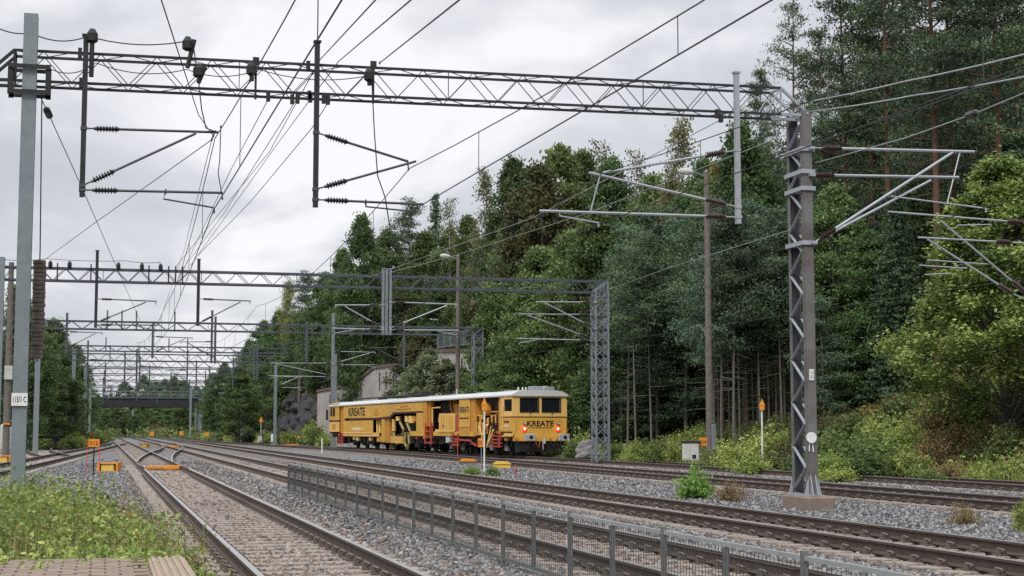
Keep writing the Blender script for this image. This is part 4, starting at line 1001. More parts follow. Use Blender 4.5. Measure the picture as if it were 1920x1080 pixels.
    for px0, px1, py in ((644, 699, 812.5), (823, 853, 809), (861, 881, 799)):
        MB().tube([pt(px0, py, -.06), pt(px1, py - .3, -.06)], .022, 5).build('hand_rail', 'tpale', T)
    for px in (940.5, 944.5): MB().tube([pt(px, 805, -.07), pt(px, 760, -.07)], .025, 5).build('hand_rail', 'tpale', T)
    for vv in (.12, W - .12): MB().tube([(vv, -.07, 1.25), (vv, -.07, 2.05)], .022, 5).build('hand_rail', 'tpale', T)
    # ---- running gear
    for uu in (2.0, 4.4, 9.8, 11.9, S(800, 840)[0] + .2, S(770, 840)[0], S(745, 840)[0], S(690, 842)[0], S(672, 842)[0], S(655, 842)[0]):
        ax = MB(); ax.tube([(.4, uu, .43), (W - .5, uu, .43)], .08, 8); o = ax.build('wheelset', 'tiron', T)
        for v in (.62, .62 + 1.56): MB().lathe((v, uu, .43), (v + .13, uu, .43), [(0, .2), (.001, .43), (.10, .43), (.101, .46), (.13, .46), (.131, .2)], 20).build('wheel', 'tiron', o)
        MB().box(.34, .52, uu - .22, uu + .22, .25, .62).build('axle_box', 'tgrey' if uu < 12 else 'tiron', o, bevel=.02)
    for a, c in ((1.2, 5.3), (9.0, 12.8), (S(805, 840)[0] - 1.2, S(740, 840)[0] + .8), (S(695, 842)[0] - .8, S(650, 842)[0] + 1)):
        MB().box(.40, .56, a, c, .48, .86).build('bogie_frame', 'tiron', T, bevel=.03); MB().box(W - .6, W - .45, a, c, .48, .86).build('bogie_frame', 'tiron', T, bevel=.03)
    for k in range(40):
        uu = 1.5 + (L - 3) * (k + random.uniform(.2, .8)) / 40; MB().box(.25, .6, uu - .3, uu + .3, random.uniform(.3, .6), .9).build('underfloor_equipment', 'tiron', T)
    for px, y0, y1, m in ((662, 818, 824, 'tpale'), (692, 820, 826, 'tpale'), (668, 818, 826, 'tpale'), (707, 818, 828, 'tyellow'), (779, 820, 823, 'tred'), (836, 818, 830, 'troof'), (840, 818, 828, 'troof'), (946, 822, 826, 'torange'), (962, 820, 826, 'torange')):
        side('hanging_gear', px - 1.6, y0, px + 1.6, y1, m, .05, .25)
train()

# ------------------------------------------------------------------ small things beside the tracks
def gp(px, py, z=None):
    """ground point under a pixel"""
    p = atz(px, py, -.2)
    for _ in range(6): p = atz(px, py, max(H(p.x, p.y) if z is None else z, -1))
    return p
def board(px, py_top, py_bot, d, wpx, text, label, post_m='orange_dull', legs=False, mcol='orange', cat='number board'):
    p = atd(px, py_bot, d); z1 = atd(px, py_top, d).z; w_ = wpx * d / F_PX; x, y = p.x, p.y; g = H(x, y)
    o = thing('number_board', label, cat, (x, y, g - .05), -YAW)
    h0, h1 = p.z - g + .05, z1 - g + .05
    pl = MB().box(-w_ / 2, w_ / 2, -.02, 0, h0, h1).build('board', mcol, o)
    if text: lettering('board_lettering', text, pl, (0, -.021, (h0 + h1) / 2), (1, 0, 0), (0, 0, 1), (h1 - h0) * .55, 'ink', w_ * .78, .01, .004)
    if legs:
        for s in (-1, 1): MB().tube([(s * w_ * .62, -.03, 0), (s * w_ * .55, -.03, h1 + .02)], .014, 6).build('leg', 'red', o)
    MB().tube([(0, .025, 0), (0, .025, h1 - .05)], .025, 6).build('post', post_m, o)
    return o
board(176, 823.5, 838, 56, 20, '012', 'orange board with number on thin red legs before the crossing siding', 'black', True)
board(902.5, 822, 838, 66, 13, '011', 'orange number board on a thin pole in front of the train', 'galv')
board(1318.5, 821, 836, 64, 13, '014', 'orange number board on a brown post by the pale cabinet', 'wood')
board(562, 817, 823.5, 150, 9, '', 'small yellow board in the grass left of the train', 'wood', False, 'yellow')
board(172, 811.5, 817.5, 170, 7, '', 'small orange board behind the siding junction', 'wood', False, 'orange')
for px, py, d, lab in ((285, 815, 190, 'orange board far between the tracks before the red bank'), (340, 814, 195, 'orange board far off near the dark bridge pier'), (388, 816, 180, 'orange board beside the bridge pier trackside, outermost of the far ones')):
    board(px, py - 5, py + 2, d, 7, '', lab, 'wood', False, 'orange')

def point_machine(px, py, label, s=1.0, hood=True, rz=-.25):
    p = gp(px, py); o = thing('point_machine', label, 'point machine', (p.x, p.y, H(p.x, p.y)), rz, 'orange point machines of the yard')
    o.scale = (s, s, s)
    MB().box(-.30, .22, -.25, .25, .0, .30).build('motor_case', 'yellow', o, bevel=.03)
    if hood:
        b = MB(); b.box(-.42, .38, -.3, .3, .33, .37)
        for x in (-.4, .33): b.box(x - .02, x + .05, -.3, .3, 0.0, .33)
        b.build('hood', 'orange', o)
    b = MB()
    for yy in (-.12, .1): b.tube([(.38, yy, .08), (1.35, yy, .06)], .022, 6)
    b.build('throw_rod', 'galv', o); return o
point_machine(206, 885, 'orange hooded point machine with yellow case beside the first track')
point_machine(272, 839, 'orange point machine farther along between the first two tracks', 1.0)
point_machine(8, 868, 'orange point machine half hidden behind the grey pole', 1.0)
def covers(px, py, label, n=3, L=1.3, rz=0.0, m='orange'):
    p = gp(px, py); o = thing('rod_cover', label, 'rod cover', (p.x, p.y, -.16), rz, 'orange rod covers of the yard')
    for k in range(n): MB().box(-L / 2, L / 2, k * .34, k * .34 + .26, .0, .10 + .03 * (k % 2)).build('cover_plate', m if k % 2 == 0 else 'orange_dull', o, bevel=.012)
    MB().box(L * .1, L * .5, -.2, -.02, .0, .16).build('cover_box', m, o, bevel=.02)
    MB().box(-L * .5, -L * .02, -.18, -.02, .0, .12).build('cover_box', 'orange_dull', o, bevel=.02)
covers(306, 884, 'orange cover plates lying between the rails of the first track')
covers(321, 840.5, 'orange cover plates between the rails where the crossover ends', 2, 1.3)
def trough(px, py, label, L, m, m2, rz):
    p = gp(px, py); o = thing('equipment_cover', label, 'equipment cover', (p.x, p.y, H(p.x, p.y)), rz)
    MB().box(-L / 2, L / 2, -.28, .28, .0, .20).build('cover_body', m2, o, bevel=.02)
    MB().prism([(-L / 2 - .04, .2), (L / 2 + .04, .2), (L / 2 - .12, .31), (-L / 2 + .12, .31)], 1, -.32, .32).build('cover_lid', m, o)
_o = gp(240, 973); _o = thing('equipment_cover', 'small orange plate lying among the weeds beside the first track', 'equipment cover', (_o.x, _o.y, H(_o.x, _o.y) + .06), -YAW)
MB().box(-.16, .16, -.08, .08, .0, .03).build('cover_plate', 'orange', _o, bevel=.008); MB().box(-.03, .05, -.05, .05, .031, .07).build('cover_box', 'orange_dull', _o, bevel=.008)
trough(877, 873, 'dark trough cover with an orange lid in front of the train', .8, 'orange', 'mastbrown', -YAW)
trough(941, 879, 'bright yellow equipment cover beside the triangle sign pole', .75, 'yellow', 'yellow', -YAW)
trough(1214, 866, 'beige concrete equipment cover on the verge beside the outer track', .85, 'tactile', 'conc', -YAW)
trough(1284, 866, 'low yellowish cover lying in front of the pale cabinet', .9, 'yellow', 'conc', -YAW)
trough(547, 839, 'orange and white cover lying by the track left of the train', 1.3, 'orange', 'white', -YAW)
trough(440, 829.5, 'pale orange cover lying far along the right tracks', 1.3, 'orange', 'white', -YAW)

def stake(px, py_b, py_t, label, m, r=.035):
    p = gp(px, py_b); d = p.x * sin(YAW) + p.y * cos(YAW); zt = atd(px, py_t, d).z
    o = thing('marker_stake', label, 'stake', (p.x, p.y, p.z - .1))
    MB().lathe((0, 0, 0), (0, 0, zt - p.z + .1), [(0, r), (zt - p.z + .08, r), (zt - p.z + .1, r * .5)], 7).build('shaft', m, o)
    MB().lathe((0, 0, .03), (0, 0, .16), [(0, r * 1.5), (.13, r * 1.5)], 7).build('collar', 'galv', o)
stake(603.6, 852, 822, 'short white stake standing in the ballast left of the train', 'white', .045)
stake(858, 864, 831, 'thin pink red stake in front of the train', 'red', .022)
stake(1120, 848, 823, 'thin white stake in weeds right of lattice mast', 'white', .03)
stake(1217, 858, 828, 'white stake behind the beige cover', 'white', .035)
stake(516, 888, 890, 'tiny grey peg beside the start of the fence', 'white', .03) if False else None
stake(967, 896, 872, 'faint red stake standing in the ballast right of yellow cover', 'red', .018)

def triangle_sign(px, py_b, py_apex, d, label, hw=9, m='orange', plate=True):
    p = atd(px, py_b, d); zt = atd(px, py_apex, d).z; z0 = min(H(p.x, p.y), p.z) - .1; s = hw * d / F_PX
    o = thing('warning_sign', label, 'trackside sign', (p.x, p.y, z0), -YAW); h = zt - z0
    MB().tube([(0, 0, 0), (0, 0, h - .1)], .032, 8).build('pole', 'white', o)
    k = MB().prism([(-s, h - 2.46 * s), (s, h - 2.46 * s), (0, h)], 1, -.085, -.065).build('triangle_plate', m, o)
    b = MB(); b.prism([(-s * .55, h - 1.75 * s), (s * .55, h - 1.75 * s), (s * .4, h - 1.5 * s), (-s * .4, h - 1.5 * s)], 1, -.09, -.0855); b.build('plate_mark', 'tpale', k)
    if plate: MB().box(-s * .75, s * .75, -.085, -.065, h - 3.6 * s, h - 2.2 * s).build('lower_plate', 'ink' if hw > 7 else m, o)
    MB().box(-.03, .03, -.064, -.046, h - 2.0 * s, h - 1.5 * s).build('bracket', 'galv', o)
triangle_sign(908, 886, 745, 60.5, 'orange triangle sign on a white pole standing before the train cab', 6.5)
triangle_sign(1430, 878, 747, 57.5, 'orange triangle sign on a white pole by the forest edge', 6)
triangle_sign(489, 822, 781, 165, 'small orange triangle sign before the dark rock', 4, plate=False)

def cabinet(px, py_b, py_t, d, wpx, label, m='cabinet'):
    p = atd(px, py_b, d); w_ = wpx * d / F_PX; h = (py_b - py_t) * d / F_PX; o = thing('relay_cabinet', label, 'cabinet', (p.x, p.y, p.z), -YAW - .2)
    b = MB(); b.box(-w_ / 2, w_ / 2, -.3, .3, .0, h - .05); b.build('body', m, o, bevel=.015)
    MB().box(-w_ / 2 - .05, w_ / 2 + .05, -.36, .36, h - .049, h + .02).build('roof', 'tiron', o, bevel=.01)
    for s in (-1, 1): MB().box(s * w_ * .24 - w_ * .22, s * w_ * .24 + w_ * .22, -.318, -.301, .06, h - .12).build('door', m, o, bevel=.005)
    MB().box(w_ * .1, w_ * .34, -.325, -.319, .08, .24).build('vent_grille', 'slot', o)
cabinet(1296, 863, 828, 64, 31, 'pale grey relay cabinet with two doors at the forest edge')
cabinet(489, 829, 815, 160, 8, 'small grey cabinet in grass before the dark rock')
cabinet(514, 829, 812, 158, 9, 'white concrete box at the foot of the pale mast', 'white')

def buffer_stop():
    p = atd(85, 838, 122); z1 = atd(85, 816.5, 122).z; o = thing('buffer_stop', 'black buffer stop with a wide beam ending the stub track', 'buffer stop', (p.x, p.y, -.25))
    h = z1 + .25
    MB().box(-1.25, 1.1, -.14, .14, h - .24, h).build('beam', 'black', o, bevel=.02)
    for x in (-.8, .78): MB().bar((x, 0, 0), (x, 0, h - .24), .14).build('post', 'black', o); MB().bar((x, .9, 0), (x, .1, h - .3), .12).build('brace', 'black', o)
buffer_stop()
def bollard(px, py_b, py_t, d, wpx, label):
    p = atd(px, py_b, d); r = wpx * d / F_PX / 2; h = (py_b - py_t) * d / F_PX; o = thing('concrete_post', label, 'concrete post', (p.x, p.y, p.z - .3))
    MB().lathe((0, 0, 0), (0, 0, h + .3), [(0, r), (h + .3 - r, r), (h + .3 - r * .3, r * .8), (h + .3, r * .3)], 9).build('shaft', 'cabinet', o)
    MB().lathe((0, 0, .1), (0, 0, .32), [(0, r * 1.4), (.22, r * 1.3)], 9).build('base', 'conc', o)
bollard(3, 842, 796, 88, 8, 'pale rounded concrete post cut by the picture edge'); bollard(17, 842, 801, 88, 7.5, 'pale rounded concrete post between edge post and grey pole')

def wood_pole(px, py_b, py_t, d, label, r=.15, lamp=0, box=False):
    p = atd(px, py_b, d); t = atd(px, py_t, d); g = min(H(p.x, p.y), p.z) - .3
    o = thing('wooden_pole', label, 'wooden pole', (p.x, p.y, g)); h = t.z - g
    MB().lathe((0, 0, 0), (0, 0, h), [(0, r), (h * .5, r * .88), (h, r * .72)], 9).build('shaft', 'wood', o, smooth=False)
    if lamp:
        ax = Vector((-cos(YAW), sin(YAW), 0))
        a = MB().tube([(0, 0, h - .25), ax * .45 + Vector((0, 0, h - .05)), ax * .6 + Vector((0, 0, h))], .03, 6).build('lamp_arm', 'galv', o)
        c = ax * .55 + Vector((0, 0, h - .02)); e_ = ax * 1.25 + Vector((0, 0, h + .04))
        MB().lathe(c, e_, [(0, .06), (.12, .12), (.35, .16), (.6, .13), (.7, .05)], 10).build('lamp_head', 'cabinet', o)
        MB().lathe((0, 0, h), (0, 0, h + .08), [(0, r * .75), (.08, .02)], 8).build('pole_cap', 'galv', o)
    if box: MB().box(-.18, .25, -.3, -.12, h * .42, h * .42 + .75).build('transformer_box', 'cabinet', o, bevel=.02); MB().box(-.2, .2, -.28, -.14, h * .2, h * .2 + .08).build('band', 'orange', o)
    if lamp == 2: MB().box(.02, .22, -.24, -.1, .2, 2.2).build('cable_guard', 'galv', o, bevel=.02)
wood_pole(1331, 860, 322, 66, 'tall wooden lamp pole before the forest near the pale cabinet', .16, 2)
wood_pole(858, 800, 480, 104, 'tall wooden lamp pole rising behind the middle of the train', .17, 1)
wood_pole(560, 822, 687, 170, 'thin wooden pole before the dark rock cut', .2, 0)
wood_pole(11, 838, 492, 84, 'dark wooden pole with a pale box behind the grey pole', .2, 0, True)

def round_sign():
    p = aty(156, 802, 157.2); o = thing('speed_sign', 'round white sign with dark rim on the pale pole', 'round sign', (p.x, p.y, p.z))
    MB().lathe((0, 0, 0), (0, -.03, 0), [(0, .40), (.03, .40)], 18).build('rim', 'tstripe', o)
    k = MB().lathe((0, -.031, 0), (0, -.04, 0), [(0, .31), (.009, .31)], 18).build('face', 'white', o); lettering('sign_lettering', '35', k, (0, -.041, 0), (1, 0, 0), (0, 0, 1), .28, 'ink', .34, .02, .003)
    MB().box(-.04, .04, .0, .45, -.05, .05).build('bracket', 'galv', o)
round_sign()

# ------------------------------------------------------------------ concrete wall, railing and rock cut behind the train
def wall():
    P0, P1 = atd(594, 800, 150), atd(905, 800, 117); P0.z = P1.z = 0; L = (P1 - P0).length; u = (P1 - P0).normalized()
    nrm = Vector((u.y, -u.x, 0))                                        # away from the tracks is +y in the wall's frame
    o = thing('retaining_wall', 'old pale concrete retaining wall with dark weep slots rising behind the train', 'retaining wall', P0, atan2(u.y, u.x))
    def U(px, py):
        r = ray(px, py); n = Vector((-u.y, u.x, 0)); t = (P0 - CAMP).dot(n) / r.dot(n); q = CAMP + r * t - P0; return q.dot(u), q.z
    top = [U(595, 736), U(660, 724), U(682, 708), U(702, 692), U(735, 687), U(757, 686), U(775, 676), U(802, 661), U(903, 660)]
    poly = [(0, -1), (top[0][0], top[0][1])] + top[1:] + [(top[-1][0], -1)]
    MB().prism(poly, 1, 0, .6).build('wall_face', 'wallc', o)
    b = MB()
    for a, c in zip(top, top[1:]): b.bar((a[0], .28, a[1] + .14), (c[0], .28, c[1] + .14), .8, .24)
    b.build('coping', 'wallcap', o)
    for px in (619, 634, 677, 712, 724, 738, 886, 866):
        for k in range(4):
            py0 = {619: 742, 634: 738, 677: 720, 712: 700, 724: 698, 738: 696, 886: 672, 866: 674}[px] + k * 9
            uu, z = U(px, py0); MB().box(uu - .12, uu + .12, -.012, .03, z - .26, z + .12).build('weep_slot', 'slot', o)
    # lower wing on the right of the wall
    P2 = atd(905, 800, 117); P2.z = 0; P3 = atd(1030, 800, 111); P3.z = 0; u2 = (P3 - P2).normalized()
    o2 = thing('retaining_wall', 'lower concrete wing wall sloping down behind the train cab', 'retaining wall', P2, atan2(u2.y, u2.x))
    def U2(px, py):
        r = ray(px, py); n = Vector((-u2.y, u2.x, 0)); t = (P2 - CAMP).dot(n) / r.dot(n); q = CAMP + r * t - P2; return q.dot(u2), q.z
    tp = [U2(905, 672), U2(925, 700), U2(970, 722), U2(1028, 742)]
    MB().prism([(tp[0][0] + .62, -1)] + [(tp[0][0] + .62, tp[0][1])] + tp[1:] + [(tp[-1][0], -1)], 1, 0, .5).build('wall_face', 'wallc', o2)
    b = MB()
    for a, c in zip(tp, tp[1:]): b.bar((a[0] + .3, .24, a[1] + .12), (c[0], .24, c[1] + .12), .7, .2)
    b.build('coping', 'wallcap', o2)
    for px, py in ((937, 730), (955, 735)):
        uu, z = U2(px, py); MB().box(uu - .1, uu + .1, -.012, .03, z - .2, z + .1).build('weep_slot', 'slot', o2)
    # railing on the wall top
    r_ = thing('railing', 'grey street railing of thin bars along the top of the concrete wall', 'railing', P0, atan2(u.y, u.x))
    a0, z0 = U(815, 660); a1, z1 = U(902, 660)
    for i in range(8): x = a0 + (a1 - a0) * i / 7; MB().box(x - .04, x + .04, .24, .32, z0 + .262, z0 + 1.5).build('post', 'galv', r_)
    b = MB(); n = 44
    for i in range(n): x = a0 + (a1 - a0) * i / n; b.box(x - .012, x + .012, .26, .285, z0 + .4, z0 + 1.42)
    b.build('bar_lattice', 'galv', r_)
    for z in (.38, 1.45): MB().box(a0, a1, .255, .30, z0 + z - .03, z0 + z + .03).build('rail', 'galv', r_)
wall()
for px, pyb, pyt, d, lab in ((884, 645, 577, 126, 'slim street lamp standing by the railing on top of the wall'), (822, 645, 600, 132, 'slim street lamp beside the brown bush above the wall'), (812, 650, 588, 150, 'slim street lamp half hidden in trees above the wall')):
    p = atd(px, pyb, d); t = atd(px, pyt, d); o = thing('street_lamp', lab, 'street lamp', (p.x, p.y, p.z - 1)); h = t.z - p.z + 1
    MB().lathe((0, 0, 0), (0, 0, h), [(0, .09), (h, .05)], 7).build('pole', 'galv_pale', o); MB().bar((0, 0, h), (-.75, .15, h + .08), .12, .1).build('lamp_head', 'cabinet', o)

def rock():
    """blocky cut rock face as one displaced slab"""
    a, b_ = atd(478, 830, 196), atd(612, 830, 150); n, k = 90, 26; V = []; L = (b_ - a).length; u = (b_ - a).normalized(); nn = Vector((u.y, -u.x, 0))
    rr = np.random.default_rng(3); pts = rr.random((160, 2)) * (n, k); dep = rr.uniform(-1.2, 1.2, 160)
    for j in range(k + 1):
        for i in range(n + 1):
            t = i / n; df = pts - (i, j); dd = np.abs(df[:, 0] * .9 + df[:, 1] * .45) + np.abs(df[:, 1] * .8 - df[:, 0] * .35); c = dep[np.argmin(dd)]
            top = 5.4 * min(1, .25 + t * 2.2) * (1 - .12 * sin(t * 9)); z = -.6 + top * j / k
            q = a + u * (L * t) + nn * (c * .55 + .9 - 1.9 * (j / k)); V.append((q.x, q.y, z + rr.uniform(-.12, .12)))
    Q = np.array([(j * (n + 1) + i, j * (n + 1) + i + 1, (j + 1) * (n + 1) + i + 1, (j + 1) * (n + 1) + i) for j in range(k) for i in range(n)])
    o = thing('rock_face', 'dark blocky cut rock face left of the train', 'rock'); link('rock_surface', fast_mesh('rock_surface', np.array(V), Q, 'rock'), o)
    link('rock_ledge', fast_mesh('rock_ledge', np.array([(p[0] + nn.x * -s, p[1] + nn.y * -s, p[2] - s * .02) for p in V[-(n + 1):] for s in (0, 5)]), np.array([(2 * i, 2 * i + 2, 2 * i + 3, 2 * i + 1) for i in range(n)]), 'rock'), o)
rock()
def boulder(px, py, d, w_, h, label):
    p = atd(px, py, d); rr = np.random.default_rng(int(px)); b = MB(); n, k = 14, 8; vs = []
    for j in range(k + 1):
        for i in range(n):
            th = 2 * pi * i / n; ph = pi / 2 * j / k; r = 1 + rr.uniform(-.16, .16)
            vs.append((w_ * cos(th) * (cos(ph) ** .55) * r, w_ * .7 * sin(th) * (cos(ph) ** .55) * r, h * sin(ph) * (1 + rr.uniform(-.1, .1))))
    fs = [(j * n + i, j * n + (i + 1) % n, (j + 1) * n + (i + 1) % n, (j + 1) * n + i) for j in range(k) for i in range(n)]
    o = b.add(vs, fs).build('boulder', 'boulder'); o.location = (p.x, p.y, p.z - .15); tag(o, label, 'boulder')
boulder(1102, 852, 77, .62, .85, 'grey boulder at the foot of the lattice mast right of the train')
boulder(1448, 846, 66, .4, .35, 'small grey stone in the weeds before the forest')

# ------------------------------------------------------------------ vegetation
def L_(name, dark, light, mid, trans=.25, objvar=.35, g=2.0):
    f = lambda c: tuple(min(.6, x * g) for x in c)
    return leafmat(name, f(dark), f(light), f(mid), trans, objvar)
M['leaf_pine'] = L_('pine_needles', (0.018, 0.032, 0.018), (0.070, 0.098, 0.046), (0.038, 0.060, 0.029), .15)
M['leaf_bluepine'] = L_('young_pine_needles', (0.024, 0.046, 0.026), (0.095, 0.135, 0.080), (0.052, 0.083, 0.048), .2)
M['leaf_spruce'] = L_('spruce_needles', (0.016, 0.03, 0.016), (0.055, 0.084, 0.038), (0.032, 0.054, 0.025), .1)
M['leaf_green'] = L_('broad_leaves', (0.027, 0.046, 0.013), (0.108, 0.136, 0.044), (0.056, 0.082, 0.025), .3)
M['leaf_dark'] = L_('dark_broad_leaves', (0.024, 0.046, 0.016), (0.100, 0.142, 0.052), (0.054, 0.088, 0.030), .35)
M['leaf_olive'] = L_('olive_brown_leaves', (0.032, 0.034, 0.013), (0.092, 0.090, 0.034), (0.057, 0.057, 0.021), .25)
M['leaf_birch'] = L_('birch_leaves', (0.042, 0.046, 0.018), (0.13, 0.125, 0.055), (0.078, 0.078, 0.032), .3)
M['leaf_yellow'] = L_('yellowing_leaves', (0.07, 0.072, 0.016), (0.22, 0.20, 0.055), (0.135, 0.128, 0.034), .3, .2)
M['leaf_maple'] = L_('maple_leaves', (0.024, 0.045, 0.011), (0.165, 0.200, 0.055), (0.074, 0.110, 0.028), .3, .12)
M['leaf_weed'] = L_('weed_leaves', (0.045, 0.080, 0.018), (0.27, 0.29, 0.085), (0.125, 0.165, 0.040), .35, .2)
M['leaf_brown'] = L_('withered_weeds', (0.055, 0.036, 0.018), (0.19, 0.145, 0.06), (0.11, 0.077, 0.034), .2, .2)
M['leaf_bank'] = L_('bank_weed_leaves', (0.04, 0.066, 0.014), (0.20, 0.22, 0.06), (0.10, 0.135, 0.03), .3, .2)
M['leaf_willow'] = L_('willow_leaves', (0.05, 0.068, 0.032), (0.17, 0.19, 0.10), (0.10, 0.125, 0.06), .3)
M['leaf_bush'] = L_('bright_bush_leaves', (0.04, 0.10, 0.02), (0.16, 0.27, 0.06), (0.085, 0.17, 0.035), .3, .1)
M['barkgrey'] = mat('grey_stem_bark', (0.09, 0.078, 0.068), 0.95, 0, 0.3, 4, 0.3, 20, col2=(0.20, 0.18, 0.165))
M['leaf_grass'] = L_('grass_blades', (0.055, 0.080, 0.018), (0.22, 0.23, 0.075), (0.115, 0.145, 0.036), .3, .15)

def rand_unit(n, rng):
    v = rng.normal(size=(n, 3)); return v / np.linalg.norm(v, axis=1, keepdims=True)
def leaves(C, size, tint, m, name='crown', rng=RNG, aspect=.55, flat=.0, droop=None):
    """one folded rhombus per leaf; flat>0 turns the leaves towards the horizontal"""
    n = len(C); a = rand_unit(n, rng); a[:, 2] *= (1 - flat)
    if droop is not None: a = a * .45 + np.array(droop) * 1.0
    a /= np.linalg.norm(a, axis=1, keepdims=True)
    r = rand_unit(n, rng); r[:, 2] *= 1 - flat * .6; b = np.cross(a, r); b /= (np.linalg.norm(b, axis=1, keepdims=True) + 1e-9)
    if flat:
        up = np.array([0, 0, 1.0]); b = b * (1 - flat) + np.cross(a, up) * flat; b /= (np.linalg.norm(b, axis=1, keepdims=True) + 1e-9)
    s = size[:, None] if np.ndim(size) else size
    V = np.stack([C - a * s, C + b * s * aspect, C + a * s, C - b * s * aspect], 1).reshape(-1, 3)
    Q = np.arange(n * 4).reshape(n, 4)
    return fast_mesh(name, V, Q, m, np.repeat(np.clip(tint, 0, 1), 4))

def trunk_mesh(h, r, bark, branches=(), bend=.3, rng=RNG, name='trunk', seg=7, top=.12):
    b = MB(); pts = []; n = 9; ph = rng.uniform(0, 6.28)
    for i in range(n + 1):
        t = i / n; pts.append((bend * sin(t * 2.4 + ph) * t, bend * cos(t * 1.9 + ph) * t * .7, h * t))
    b.tube([(pts[0][0], pts[0][1], -.6)] + pts[1:], [r * 1.25] + [r * (1 - (1 - top) * (i / n)) for i in range(1, n + 1)], seg)
    for p, q, rr in branches:
        mid = ((p[0] + q[0]) / 2, (p[1] + q[1]) / 2, (p[2] + q[2]) / 2 + .06 * abs(q[2] - p[2]))
        b.tube([p, mid, q], [rr, rr * .65, rr * .25], 4, cap=False)
    o = b.build(name, bark); me = o.data; bpy.data.objects.remove(o); return me, pts
def axis_at(pts, z):
    for p, q in zip(pts, pts[1:]):
        if p[2] <= z <= q[2]: t = (z - p[2]) / (q[2] - p[2]); return np.array([p[0] + (q[0] - p[0]) * t, p[1] + (q[1] - p[1]) * t, z])
    return np.array(pts[-1])

TPL = {}
def tpl_pine(key, h=20.0, bare=.45, spread=2.6, nb=46, leaf='leaf_pine', seed=1, dens=1.0, size=.15, dead=True, r=.20, bark='barkpine'):
    rng = np.random.default_rng(seed); br = []; C = []; T = []
    _, pts = trunk_mesh(h, r, bark, (), .25, np.random.default_rng(seed))
    for i in range(nb):
        t = bare + (1 - bare) * ((i + rng.uniform(0, .8)) / nb) ** .9; z = h * t; a = rng.uniform(0, 6.28)
        k = (t - bare) / (1 - bare); L = spread * (1 - k ** 2.2 * .82) * rng.uniform(.55, 1.1) * (.65 + .35 * min(1, k * 4)); up = .15 + .45 * k + rng.uniform(-.15, .15)
        o = axis_at(pts, min(z, h * .99)); e_ = o + np.array([cos(a) * L, sin(a) * L, L * up]); br.append((tuple(o), tuple(e_), .035 + .02 * (1 - k)))
        for s in np.linspace(.42, 1.02, max(2, int(4 * L / spread + 1))):
            c = o + (e_ - o) * s + rng.normal(0, .14, 3); n = int(62 * dens); bs = rng.uniform(.15, .85)
            off = rng.normal(size=(n, 3)) * np.array([.36, .36, .13]) * (.7 + .35 * L / spread); C.append(c + off)
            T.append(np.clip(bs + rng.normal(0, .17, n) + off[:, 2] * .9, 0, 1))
    if dead:
        for i in range(14):
            z = h * rng.uniform(.2, bare + .1); a = rng.uniform(0, 6.28); L = rng.uniform(.5, 1.5); o = axis_at(pts, z); br.append((tuple(o), (o[0] + cos(a) * L, o[1] + sin(a) * L, z - rng.uniform(-.1, .3)), .022))
    tm, _ = trunk_mesh(h, r, bark, br, .25, np.random.default_rng(seed)); C = np.concatenate(C)
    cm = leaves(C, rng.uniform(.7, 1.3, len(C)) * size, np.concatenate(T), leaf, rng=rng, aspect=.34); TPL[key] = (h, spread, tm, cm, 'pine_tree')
def tpl_spruce(key, h=16.0, spread=2.4, leaf='leaf_spruce', seed=2, low=.06, n_l=34, size=.14):
    rng = np.random.default_rng(seed); br = []; C = []; T = []
    for i in range(n_l):
        t = low + (1 - low) * i / n_l; L = spread * (1 - t) ** .85 + .12
        for a in np.arange(0, 6.28, 6.28 / 7) + rng.uniform(0, 6): 
            l = L * rng.uniform(.7, 1.12); z = h * t + rng.uniform(-.15, .15); e_ = np.array([cos(a) * l, sin(a) * l, z - l * .22 + .05]); br.append(((0, 0, z), tuple(e_), .02))
            m = max(2, int(l * 3.2)); bs = rng.uniform(.2, .7)
            for s in np.linspace(.2, 1, m):
                n = 16; off = rng.normal(size=(n, 3)) * np.array([.17, .17, .10]); C.append(np.array([0, 0, z]) * (1 - s) + e_ * s + off); T.append(bs + rng.normal(0, .15, n) + .25 * (s - .5))
    tm, _ = trunk_mesh(h, .16, 'barkdark', br, .05, rng, top=.05); C = np.concatenate(C)
    TPL[key] = (h, spread, tm, leaves(C, rng.uniform(.7, 1.3, len(C)) * size, np.concatenate(T), leaf, rng=rng, aspect=.36, droop=(0, 0, -.35)), 'spruce_tree')
